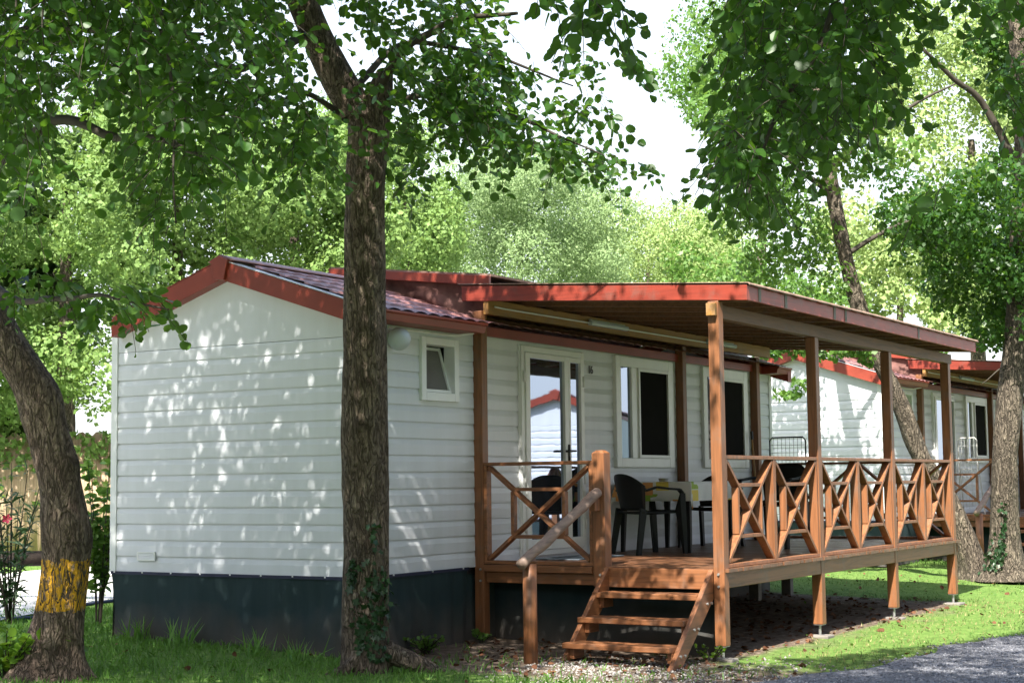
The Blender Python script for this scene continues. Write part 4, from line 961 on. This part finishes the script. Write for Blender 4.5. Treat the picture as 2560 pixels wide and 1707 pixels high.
# upper canopies above the picture (shade): sampled where they shade the gable, lawn and road
def canopy(parent, n, center, rad, mat, seedkeep=None):
    u = rng.normal(size=(n * 2, 3)); u = unit(u) * rng.uniform(.25, 1, (n * 2, 1)) ** (1 / 2.2)
    P = np.array(center) + u * np.array(rad)
    x, y, z = pix(P); P = P[(y < -170) | (z < 1) | (np.abs(x - 1280) > 1600)][:n]
    if seedkeep is not None: P = P[seedkeep(P)]
    o = np.array(parent.location)
    return crown_obj('upper_crown', parent, P - o, droop_dirs(len(P)), 7, .42, .10, mat, T4, T4F, False, keep=lambda Q: lanes_open(Q + o))
canopy(ct, 3200, (-3.4, -.4, 7.2), (3.2, 3.0, 2.6), M['leaf'])
canopy(lt, 3400, (-4.6, 1.2, 7.0), (3.0, 3.2, 2.6), M['leaf'])
canopy(lt, 1500, (-7.2, -1.6, 6.4), (2.6, 2.8, 1.6), M['leaf'])

# foreground alder whose branches hang in from the right -------------------------------
rt_ = empty('alder_tree', (-2.2, -8.2, 0))
def Cc(x, y, d): return loc(rt_, at(x, y, d))
trunk('trunk', [(0, 0, -.05), (.05, .1, 1.5), (.1, .3, 3.2), (.15, .7, 5), (.2, 1.0, 7)], [.24, .2, .18, .14, .07], M['bark'], rt_, 70, 30, .06, .3, 30)
limbs('branch', [([(.1, .3, 3.4), (.0, 1.4, 4.6), (-.4, 2.6, 5.2), Cc(1500, -200, 6.8)], .06, .02), ([(.1, .6, 4.4), (0, 1.8, 4.9), Cc(2150, -150, 7.5), Cc(2000, 200, 7.4)], .05, .01), ([Cc(2250, -200, 7.4), Cc(2050, 100, 7.3), Cc(1930, 300, 7.4), Cc(1850, 520, 7.4)], .02, .005), ([(.1, .6, 4.6), (.6, 1.6, 5.4), (1.4, 2.4, 5.8)], .06, .02)], M['twig'], rt_)
Pr = [sample_poly([(1800, -150), (2330, -150), (2230, 60), (2250, 180), (2150, 300), (2000, 340), (1880, 440), (1790, 320), (1830, 150)], 360, 6.8, 9.4),
      sample_poly([(1790, 320), (1960, 340), (1900, 470), (1810, 450)], 30, 7, 8.4),
      sample_poly([(1430, -120), (1570, -120), (1540, 60), (1500, 110), (1440, 30)], 16, 6.3, 6.8),
      sample_poly([(1330, -120), (1440, -120), (1400, -20), (1350, -20)], 5, 6.3, 6.8),
      sample_poly([(2330, -120), (2600, -120), (2600, 40), (2400, 30)], 14, 6.8, 8.4), sample_poly([(2310, 430), (2400, 430), (2400, 520), (2320, 510)], 2, 6.8, 7.2), sample_poly([(2440, 100), (2600, 100), (2600, 420), (2500, 300)], 12, 8, 9)]
Pr = np.concatenate(Pr)
crown_obj('crown', rt_, Pr - np.array(rt_.location), droop_dirs(len(Pr), None, -.6), 8, .27, .061, M['leaf'], keep=lambda P: lanes_open(P + np.array(rt_.location)))
canopy(rt_, 4600, (-1.6, -6.1, 7.0), (4.0, 3.4, 2.6), M['leaf'])
canopy(rt_, 2300, (-6.2, -6.0, 6.3), (2.6, 2.4, 1.6), M['leaf'])
tag(rt_, 'alder whose dark leafy branches hang in from the upper right, nearest the camera', 'tree', 'alders round the homes')

# trees by the second home --------------------------------------------------------------
it = empty('alder_tree', (11.8, -2.1, .15)); DI = 21.6
il = [(2514, 1450, 66), (2512, 1400, 46), (2512, 1347, 38), (2510, 1271, 33), (2512, 1118, 31), (2524, 1003, 31), (2545, 850, 33), (2556, 650, 34), (2570, 450, 32), (2560, 250, 26), (2540, 50, 20), (2520, -200, 14)]
def D_(x, y, d): return loc(it, at(x, y, d))
trunk('trunk', [D_(x, y, DI) for x, y, _ in il], [w_ / FPX * DI for *_, w_ in il], M['bark_grey'], it, 110, 36, .05, .22, 12)
limbs('branch', [([D_(2565, 450, DI), D_(2450, 250, DI), D_(2300, 120, DI - .5)], .07, .02), ([D_(2560, 300, DI), D_(2650, 100, DI)], .07, .02), ([D_(2540, 900, DI), D_(2490, 930, DI - .2), D_(2450, 960, DI - .3)], .015, .004)], M['twig'], it)
tt = empty('alder_tree', (12.1, -1.55, .15)); DT = 22.0
tl = [(2450, 1450, 46), (2425, 1390, 32), (2408, 1330, 27), (2375, 1250, 25), (2335, 1190, 24), (2297, 1141, 23), (2265, 1041, 24), (2225, 950, 22), (2184, 880, 21), (2150, 777, 22), (2113, 650, 17), (2085, 500, 18), (2052, 330, 20), (2030, 150, 16), (2010, -100, 12)]
def E_(x, y, d): return loc(tt, at(x, y, d))
trunk('trunk', [E_(x, y, DT) for x, y, _ in tl], [w_ / FPX * DT for *_, w_ in tl], M['bark_grey'], tt, 110, 30, .06, .5, 17)
limbs('branch', [([E_(2184, 880, DT), E_(2090, 850, DT - .3), E_(1990, 880, DT - .6)], .03, .006), ([E_(2085, 500, DT), E_(1950, 380, DT), E_(1800, 300, DT)], .05, .01), ([E_(2070, 420, DT), E_(2250, 280, DT), E_(2400, 200, DT)], .05, .01), ([E_(2110, 640, DT), E_(2250, 560, DT), E_(2400, 530, DT)], .04, .01)], M['twig'], tt)
def blob_pts(n, blobs):
    """points on leaf clumps: list of (px, py, depth, rx, ry, rd) in photo pixels / metres -> world"""
    tot = sum(b[3] * b[4] for b in blobs); out = []
    for (x, y, d, rx, ry, rd) in blobs:
        k = max(6, int(n * rx * ry / tot)); u = unit(rng.normal(size=(k, 3))) * rng.uniform(.2, 1, (k, 1)) ** .45
        dd = d + u[:, 2] * rd
        q = CAM + dd[:, None] * (FW + RT * ((x + u[:, 0:1] * rx - 1280) / FPX) - UP * ((y + u[:, 1:2] * ry - 853.5) / FPX)); out.append(q)
    return np.concatenate(out)
def rnd_blobs(poly, n, d0, d1, r0, r1, rd):
    xs = [p[0] for p in poly]; ys = [p[1] for p in poly]; out = []
    while len(out) < n:
        x, y = rng.uniform(min(xs), max(xs)), rng.uniform(min(ys), max(ys))
        if in_poly(np.array([x]), np.array([y]), poly)[0]:
            r = rng.uniform(r0, r1); out.append((x, y, rng.uniform(d0, d1), r * rng.uniform(.9, 1.5), r, rd * r / r1))
    return out
def far_crown(parent, blobs, n, size, mat, name='crown', keep=None, per=6, length=.35):
    n *= per * 1.25; tot = sum(b[3] * b[4] for b in blobs); P, N = [], []
    for (x, y, d, rx, ry, rd) in blobs:
        k = max(30, int(n * rx * ry / tot)); u = unit(rng.normal(size=(k, 3))); u[:, 2] = np.where(rng.uniform(size=k) < .7, -np.abs(u[:, 2]), u[:, 2])
        r = rng.uniform(.35, 1, (k, 1)) ** .35 * (1 + .22 * np.sin(u[:, 0:1] * 9 + x) * np.sin(u[:, 1:2] * 8 + y)); uu = u * r
        dd = d + uu[:, 2] * rd
        P.append(CAM + dd[:, None] * (FW + RT * ((x + uu[:, 0:1] * rx - 1280) / FPX) - UP * ((y + uu[:, 1:2] * ry - 853.5) / FPX)))
        N.append(RT * u[:, 0:1] - UP * u[:, 1:2] + FW * u[:, 2:3])
    P = np.concatenate(P); N = np.concatenate(N)
    if keep is not None: k = keep(P); P, N = P[k], N[k]
    m = len(P); N = unit(N * .9 + np.array([0, 0, .35]) + .30 * rng.normal(size=(m, 3))); D = rng.normal(size=(m, 3)) + np.array([0, 0, -.5])
    return leaves(name, P - np.array(parent.location), D, N, size * rng.uniform(.6, 1.2, m), T4, T4F, mat, parent)
no_lawn = strip_open
far_crown(tt, rnd_blobs([(1760, 520), (1900, 470), (2080, 560), (2130, 700), (2060, 760), (1850, 640), (1790, 620)], 26, 20.5, 23.5, 35, 80, .6) + rnd_blobs([(1740, 80), (1950, 120), (2100, 250), (2050, 520), (1850, 480), (1760, 380)], 22, 21, 24, 35, 80, .7)
           + rnd_blobs([(1900, 60), (2300, 40), (2280, 420), (1950, 430)], 26, 17.5, 20.5, 35, 80, .7) + [], 2600, .085, M['leaf_mid'], keep=no_lawn)
far_crown(tt, [(2010, 868, 21.3, 42, 20, .25), (2075, 872, 21.4, 48, 24, .25), (2135, 862, 21.6, 40, 26, .25), (2165, 890, 21.7, 22, 22, .2), (1955, 858, 21.2, 40, 16, .25), (1968, 985, 21.2, 42, 10, .2), (2000, 955, 21.2, 26, 12, .2), (1935, 880, 21.2, 22, 12, .2)], 105, .095, M['leaf_mid'])
far_crown(it, rnd_blobs([(2150, 350), (2300, 480), (2600, 420), (2600, 900), (2480, 850), (2350, 720), (2200, 620)], 40, 20, 24, 40, 90, .8) + rnd_blobs([(2440, -60), (2620, -60), (2620, 300), (2520, 250)], 14, 20, 24, 40, 90, .8) + [(2470, 950, 21, 26, 24, .2)], 3400, .085, M['leaf'], keep=no_lawn)
tag(it, 'upright grey alder with ivy up its foot at the right edge by the second porch', 'tree', 'alders round the homes')
tag(tt, 'grey alder leaning left between the two homes, behind the near porch', 'tree', 'alders round the homes')

# background wood ----------------------------------------------------------------------------
def wood_tree(px, depth, blobs, n, size, mat, label, name='broadleaf_tree', tr=.16, top=500, lean=0, group='trees of the wood behind the homes', per=6, length=.5):
    g = at(px, 1300, depth); base = (g[0], g[1], float(gh(g[0], g[1])))
    t = empty(name, base)
    pts = [loc(t, (g[0], g[1], base[2] - .1))] + [loc(t, at(px + lean * k / 4, 1300 + (top - 1300) * k / 4, depth)) for k in range(1, 5)]
    trunk('trunk', pts, [tr * 1.2, tr, tr * .9, tr * .7, tr * .4], M['bark_grey'], t, 40, 14, .07, .2, px * .01)
    far_crown(t, blobs, n, size, mat, per=per, length=length); tag(t, label, 'tree', group); return t
LB = M['leaf_bright']
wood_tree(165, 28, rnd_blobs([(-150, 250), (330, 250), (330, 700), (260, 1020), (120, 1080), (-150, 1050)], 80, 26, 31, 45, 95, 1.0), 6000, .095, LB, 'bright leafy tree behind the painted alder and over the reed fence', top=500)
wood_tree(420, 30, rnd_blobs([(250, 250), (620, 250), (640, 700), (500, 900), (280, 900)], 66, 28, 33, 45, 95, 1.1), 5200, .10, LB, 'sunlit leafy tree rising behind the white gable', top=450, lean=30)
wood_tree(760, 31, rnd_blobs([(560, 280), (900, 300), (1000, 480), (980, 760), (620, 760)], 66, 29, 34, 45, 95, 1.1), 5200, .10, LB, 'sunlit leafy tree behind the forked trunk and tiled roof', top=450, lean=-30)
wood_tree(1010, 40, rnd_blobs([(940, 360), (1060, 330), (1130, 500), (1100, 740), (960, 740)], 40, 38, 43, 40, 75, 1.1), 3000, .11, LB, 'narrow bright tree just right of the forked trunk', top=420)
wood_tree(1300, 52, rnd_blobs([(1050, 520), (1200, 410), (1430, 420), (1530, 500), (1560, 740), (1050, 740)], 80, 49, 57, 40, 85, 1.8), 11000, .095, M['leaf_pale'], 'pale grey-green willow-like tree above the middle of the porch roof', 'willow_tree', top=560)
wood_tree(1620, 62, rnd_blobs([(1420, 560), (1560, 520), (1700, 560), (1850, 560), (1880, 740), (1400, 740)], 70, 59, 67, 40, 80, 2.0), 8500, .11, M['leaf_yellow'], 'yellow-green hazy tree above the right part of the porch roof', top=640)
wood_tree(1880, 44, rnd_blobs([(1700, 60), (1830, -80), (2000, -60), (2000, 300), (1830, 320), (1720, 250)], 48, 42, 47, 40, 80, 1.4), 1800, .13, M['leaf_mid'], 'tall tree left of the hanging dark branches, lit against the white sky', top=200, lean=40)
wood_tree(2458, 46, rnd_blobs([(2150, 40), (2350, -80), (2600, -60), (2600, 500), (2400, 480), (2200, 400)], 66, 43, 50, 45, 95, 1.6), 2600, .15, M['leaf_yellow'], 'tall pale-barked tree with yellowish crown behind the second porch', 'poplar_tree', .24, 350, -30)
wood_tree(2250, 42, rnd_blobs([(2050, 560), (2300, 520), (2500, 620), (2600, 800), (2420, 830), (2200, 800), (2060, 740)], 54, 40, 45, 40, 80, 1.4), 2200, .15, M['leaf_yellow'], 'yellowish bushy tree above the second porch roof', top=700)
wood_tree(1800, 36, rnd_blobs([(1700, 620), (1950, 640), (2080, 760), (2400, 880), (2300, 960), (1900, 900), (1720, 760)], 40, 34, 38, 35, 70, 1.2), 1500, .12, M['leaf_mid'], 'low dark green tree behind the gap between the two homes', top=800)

# unseen wood ring added to dim the ambient light, tallest beside the porch (mirrored in the glass)
nw = 21000; ang = rng.uniform(R(55), R(55 + 318 - 60), nw); hz = rng.uniform(0, 1, nw) ** .8
hgt = 8.5 + 2 * np.clip((ang - R(215)) / R(15), 0, 1) + 2.5 * np.sin(ang * 7) + 1.5 * np.sin(ang * 17) + 13 * np.clip((ang - R(225)) / R(20), 0, 1); rr = 27 + 3 * np.sin(ang * 5) + rng.uniform(0, 7, nw)
P = np.stack([-3 + rr * np.cos(ang), -5 + rr * np.sin(ang), .2 + hz * hgt], 1)
wd = leaves('shade_woodland', P, rng.normal(size=(nw, 3)), rng.normal(size=(nw, 3)), rng.uniform(.6, 1.3, nw), T4, T4F, M['leaf_dark']); tag(wd, 'unseen green wood added behind the viewer to dim the ambient light, mirrored in the windows', 'shade_woodland', None, 'stuff')

# ivy, shrubs, weeds ----------------------------------------------------------------------------
def ivy(name, label, zones, n, D, halfw, size):
    P, Dd, N = [], [], []
    for _ in range(n):
        (x0, y0, x1, y1, wdt) = zones[rng.integers(len(zones))]
        t = rng.uniform(); x = x0 + (x1 - x0) * t + rng.normal() * wdt; y = y0 + (y1 - y0) * t
        c, hw = halfw(y); s = np.clip((x - c) / hw, -1.04, 1.04)
        d = D - hw / FPX * D * math.sqrt(max(0, 1 - min(1, s * s))) - .015
        P.append(at(c + s * hw, y, d)); nrm = -FW * math.sqrt(max(0.05, 1 - min(1, s * s))) + RT * s
        N.append(nrm + rng.normal(size=3) * .35); Dd.append(np.array([0, 0, -1.0]) + rng.normal(size=3) * .6)
    o = leaves(name, np.array(P), np.array(Dd), np.array(N), size * rng.uniform(.6, 1.2, n), TI, TIF, M['ivy']); return tag(o, label, 'ivy')
cy = np.array([c[1] for c in cl][::-1]); cxx = np.array([c[0] for c in cl][::-1]); cw = np.array([c[2] for c in cl][::-1])
hwC = lambda y: (float(np.interp(y, cy, cxx)), float(np.interp(y, cy, cw)) * 1.03)
ivy('ivy_plant', 'dark ivy creeping up the foot of the forked trunk', [(935, 1300, 930, 1640, 10), (960, 1420, 975, 1640, 7), (900, 1470, 890, 1620, 10), (925, 1440, 925, 1640, 22), (880, 1400, 880, 1470, 6), (950, 1500, 965, 1660, 16)], 190, DC, hwC, .062)
iy = np.array([c[1] for c in il][::-1]); ixx = np.array([c[0] for c in il][::-1]); iw = np.array([c[2] for c in il][::-1])
hwI = lambda y: (float(np.interp(y, iy, ixx)), float(np.interp(y, iy, iw)) * 1.05)
ivy('ivy_plant', 'fresh green ivy at the foot of the right edge trunk', [(2512, 1255, 2505, 1400, 5), (2500, 1330, 2485, 1420, 9), (2480, 1380, 2470, 1430, 12)], 130, DI, hwI, .06)
def shrub(name, label, base, h, stems, per, size, mat, T, TF, spread=.25, group=None, low=.25):
    s = empty(name, base); P, D, N, S = [], [], [], []; m = MB()
    for _ in range(stems):
        a = rng.uniform(0, 2 * PI); q = rng.uniform(.2, 1) * spread; hh = h * rng.uniform(.6, 1); pts = []
        for k in range(7): t = k / 6; pts.append(np.array([math.cos(a) * q * (t ** 1.3) + .02 * math.cos(a), math.sin(a) * q * (t ** 1.3) + .02 * math.sin(a), hh * t - .04 * (k == 0)]))
        m.tube(pts, [.009 - .001 * k for k in range(7)], 5)
        for _ in range(per):
            t = rng.uniform(low, 1.0); i = min(5, int(t * 6)); p = pts[i] + (pts[i + 1] - pts[i]) * (t * 6 - i)
            d = unit(np.array([rng.normal(), rng.normal(), .5 + .5 * rng.normal()])); P.append(p); D.append(d); N.append(np.array([0, 0, 1.0]) + .6 * rng.normal(size=3)); S.append(size * rng.uniform(.6, 1.2))
    m.build('stems', M['twig'], s); leaves('foliage', np.array(P), np.array(D), np.array(N), np.array(S), T, TF, mat, s)
    return tag(s, label, 'shrub' if h > .5 else 'weed', group)
def on_g(px, py):
    r = FW + RT * (px - 1280) / FPX - UP * (py - 853.5) / FPX; z = .1
    for _ in range(8): t = (z - CAM[2]) / r[2]; q = CAM + t * r; z = float(gh(q[0], q[1]))
    return (q[0], q[1], z)
ol = shrub('oleander_bush', 'oleander bush with narrow leaves and one pink flower at the left edge', on_g(25, 1560), 1.55, 16, 34, .15, M['oleander'], TL, T4F, .5, low=.15)
fm = MB()
for k in range(5): a = k * 2 * PI / 5; fm.add([(0, 0, 0), (.035 * math.cos(a - .5), .035 * math.sin(a - .5), .02), (.05 * math.cos(a), .05 * math.sin(a), .025), (.035 * math.cos(a + .5), .035 * math.sin(a + .5), .02)], [(0, 1, 2, 3)])
fl = fm.build('flower', M['pink'], ol); q = at(18, 1298, 14.6); fl.location = loc(ol, q); fl.rotation_euler = (R(70), 0, R(-50))
shrub('young_shrub', 'slender young shrub with several stems between painted alder and white gable', on_g(245, 1560), 1.55, 9, 42, .085, M['leaf_mid'], T8, T8F, .2, low=.3)
for (px, py, hh, lab) in [(450, 1612, .27, 'taller grassy weed against the green netting below the vent grille'), (640, 1640, .26, 'grassy weed against the green netting, second right of the vent grille'), (745, 1650, .22, 'grassy weed at the netting nearest the forked trunk'), (345, 1600, .24, 'small grassy weed at the left corner of the netting')]:
    g = on_g(px, py); s = empty('weed', g); n = 34; P = np.tile(np.array([[0, 0, -.02]]), (n, 1)) + rng.normal(size=(n, 3)) * np.array([.05, .05, 0]); D = unit(np.stack([rng.normal(size=n) * .35, rng.normal(size=n) * .35, np.ones(n)], 1))
    leaves('foliage', P, D, rng.normal(size=(n, 3)), hh * rng.uniform(.5, 1.1, n), TL * np.array([.38, 1, 1]), T4F, M['grass'], s); tag(s, lab, 'weed', 'weeds along the netting')
shrub('sapling_shoots', 'bright young shoots sprouting at the foot of the painted alder', on_g(115, 1700), .34, 9, 8, .085, M['sprout'], T8, T8F, .28)
shrub('sapling_shoots', 'bright low plants in the lower left corner beside the painted alder', on_g(10, 1700), .38, 14, 14, .07, M['sprout'], T8, T8F, .4)
shrub('leafy_weed', 'low leafy weeds growing between the forked trunk and the porch corner', on_g(1065, 1632), .16, 16, 9, .045, M['leaf_mid'], T8, T8F, .30)
shrub('leafy_weed', 'small leafy weed under the porch corner post', on_g(1205, 1605), .12, 5, 5, .06, M['leaf_mid'], T8, T8F, .1)
shrub('leafy_weed', 'small pale weeds at the foot of the netting beside the steps', on_g(1778, 1652), .14, 9, 7, .035, M['sprout'], T8, T8F, .16)
# creeper on the reed fence
cn = 1500; k = rng.uniform(0, 1, cn); q = fa[None] + d[None] * 0 + (fb - fa)[None] * k[:, None]
zg = gh(q[:, 0], q[:, 1]); zz = zg + 2.15 - np.abs(rng.normal(size=cn)) * .45; P = np.stack([q[:, 0], q[:, 1], zz], 1) - (nrm if nrm @ FW > 0 else -nrm) * rng.uniform(.03, .22, (cn, 1))
cr = leaves('creeper_plant', P, np.array([0, 0, -1.0]) + .6 * rng.normal(size=(cn, 3)), -FW + .5 * rng.normal(size=(cn, 3)), .12 * rng.uniform(.6, 1.2, cn), TI, TIF, LB); tag(cr, 'green creeper spilling over the top of the tan reed fence', 'creeper')

# ------------------------------------------------------------------ grass, litter, stones
def scatter(n, x0, x1, y0, y1, dens): 
    x = rng.uniform(x0, x1, n); y = rng.uniform(y0, y1, n); k = rng.uniform(size=n) < dens(x, y); return x[k], y[k]
def sstep(lo, hi, v): return np.clip((v - lo) / (hi - lo), 0, 1)
def dirtness(x, y):
    under = sstep(1.4, 2.0, x) * sstep(9.0, 8.0, x) * sstep(-2.9, -2.3, y) * sstep(1.5, .5, y)
    steps = np.clip(1.5 - np.hypot((x - .9) / 1.3, (y + 1.4) / 1.5), 0, 1); corner = np.clip(1.3 - np.hypot((x - 1.0) / 1.5, (y + .3) / .8), 0, 1)
    inside = (x > -.02) & (x < 8.7) & (y > 0) & (y < W)
    front = .8 * np.clip(1.2 - np.hypot((x - .6) / 1.5, (y + 2.9) / .75), 0, 1)
    return np.maximum.reduce([under, steps, corner, inside * 1.0, front])
def patch(x, y, s=1.4): return np.array([noise.noise((a * s, b * s, 3.3)) for a, b in zip(x, y)]) * .5 + .5
def grass_obj(name, x, y, h0, h1, wd):
    n = len(x); z = gh(x, y); P = np.stack([x, y, z - .005], 1); D = unit(np.stack([rng.normal(size=n) * .45, rng.normal(size=n) * .45, np.ones(n)], 1)); N = rng.normal(size=(n, 3)); S = rng.uniform(h0, h1, n)
    T = np.array([(-wd, 0, 0), (-wd * .7, .55, .05), (0, 1, .25), (wd * .7, .55, .05), (wd, 0, 0)])
    V, F = leaf_arrays(P, D, N, S, T, [[0, 4, 3, 2, 1]]); o = link(name, mesh_np(V, F), M['grass']); return tag(o, 'short green grass covering the ground round the homes', 'grass', None, 'stuff')
xs_, ys_ = [], []
for (n, a, b, c, e) in [(62000, -4.2, 1.5, -3.4, 5), (34000, 1.5, 9, -4.6, -1.6), (36000, 8, 18, -6.5, 3.5), (14000, .0, 9, 2.7, 6.5), (9000, 5, 16, 9, 14)]:
    x, y = scatter(n, a, b, c, e, lambda x, y: np.clip(1.0 - dirtness(x, y), .10 * (y < -.1) * (x < 2), 1) * np.clip(1.25 * sstep(.0, .35, y - road_edge(x)), 0, 1) * np.clip(.35 + 1.2 * (patch(x, y) - .25), .25, 1)); xs_.append(x); ys_.append(y)
gx, gy = np.concatenate(xs_), np.concatenate(ys_)
short = (gx > 1.2) & (gy < 2.6) & (gx < 14)
keep_ = ~short | (rng.uniform(size=len(gx)) < np.where((np.abs(gy + 2.8 + .04 * gx) < .55) & (gx < 9), .36, .66))
gx, gy, short = gx[keep_], gy[keep_], short[keep_]
dry = short & (rng.uniform(size=len(gx)) < np.clip(1.0 - .8 * np.abs(gy + 2.6 + .06 * gx) / .8, .10, .85))
grass_obj('grass', gx[~short], gy[~short], .03, .08, .07)
grass_obj('short_grass', gx[short & ~dry], gy[short & ~dry], .016, .048, .09)
grass_obj('dry_grass', gx[dry], gy[dry], .014, .042, .10)['label'] = 'dry straw-coloured grass on the sunny strip beside the porch'
bpy.data.objects['short_grass'].data.materials[0] = M['turf']; bpy.data.objects['dry_grass'].data.materials[0] = M['straw']; bpy.data.objects['short_grass']['label'] = 'short green turf on the sunny side of the porch'
n = 620; x, y = scatter(n * 2, -.2, 9, -3.2, .1, lambda x, y: np.clip(dirtness(x, y) * 1.1 - .1, .0, 1)); z = gh(x, y) + .012
lo_ = leaves('leaf_litter', np.stack([x, y, z], 1), np.stack([rng.normal(size=len(x)), rng.normal(size=len(x)), .1 * rng.normal(size=len(x))], 1), np.array([0, 0, 1.0]) + .35 * rng.normal(size=(len(x), 3)), .055 * rng.uniform(.5, 1.2, len(x)), T8, T8F, M['litter']); tag(lo_, 'brown fallen leaves lying under the steps and the porch', 'leaf litter', None, 'stuff')
x, y = scatter(9000, -4, 14, -4, 4.5, lambda x, y: np.clip(1.1 - dirtness(x, y), 0, 1) * (y > road_edge(x) + .1) * np.clip(1.6 * (patch(x, y, 2.3) - .42), 0, 1)); m_ = len(x)
wc = leaves('ground_cover', np.stack([x, y, gh(x, y) + rng.uniform(.015, .045, m_)], 1), rng.normal(size=(m_, 3)) * np.array([1, 1, .3]), np.array([0, 0, 1.0]) + .35 * rng.normal(size=(m_, 3)), .028 * rng.uniform(.5, 1.3, m_), T8, T8F, M['leaf_mid']); tag(wc, 'small clover-like weeds mixed into the lawn', 'weeds', None, 'stuff')
x, y = scatter(420, -4, 12, -4, 4.5, lambda x, y: 1.0 * (y > road_edge(x)) * ~((x > 0) & (x < 9) & (y > -2.3))); m_ = len(x)
dl = leaves('lawn_litter', np.stack([x, y, gh(x, y) + .03], 1), rng.normal(size=(m_, 3)) * np.array([1, 1, .3]), np.array([0, 0, 1.0]) + .4 * rng.normal(size=(m_, 3)), .05 * rng.uniform(.5, 1.2, m_), T8, T8F, M['litter']); tag(dl, 'few dry leaves scattered over the lawn', 'leaf litter', None, 'stuff')
OC = np.array([(1, 0, 0), (-1, 0, 0), (0, 1, 0), (0, -1, 0), (0, 0, .7), (0, 0, -.7)]); OF = np.array([(0, 2, 4), (2, 1, 4), (1, 3, 4), (3, 0, 4), (2, 0, 5), (1, 2, 5), (3, 1, 5), (0, 3, 5)])
def stones(name, x, y, s0, s1, mat, label, lift=0):
    n = len(x); S = rng.uniform(s0, s1, (n, 1, 1)) * rng.uniform(.6, 1.2, (n, 6, 1)); a = rng.uniform(0, 2 * PI, n); c, s = np.cos(a)[:, None], np.sin(a)[:, None]
    V = OC[None] * S; V = np.stack([V[..., 0] * c - V[..., 1] * s, V[..., 0] * s + V[..., 1] * c, V[..., 2]], -1) + np.stack([x, y, gh(x, y) + lift], 1)[:, None]
    F = (np.arange(n) * 6)[:, None, None] + OF[None]; o = link(name, mesh_np(V.reshape(-1, 3), [F.reshape(-1, 3)]), mat); return tag(o, label, 'gravel', None, 'stuff')
x, y = scatter(6500, -1.0, 2.2, -3.6, -.9, lambda x, y: np.clip(1.3 - 1.3 * np.hypot((x - .55) / 1.15, (y + 1.95) / .95), 0, 1)); x2, y2 = scatter(2600, -1.2, 2.4, -3.6, -2.1, lambda x, y: .9 * np.clip(1.25 - np.hypot((x - .5) / 1.6, (y + 2.9) / .6), 0, 1)); x, y = np.concatenate([x, x2]), np.concatenate([y, y2]); stones('white_pebbles', x, y, .007, .019, M['pebble'], 'pale pebbles strewn in front of the porch steps', .004)
x, y = scatter(60000, -2, 12, -8, -2.5, lambda x, y: np.clip(.75 * sstep(.15, -.25, y - road_edge(x)), 0, 1)); stones('road_gravel', x, y, .006, .017, M['stone'], 'loose grey stones on the gravel road', .024)
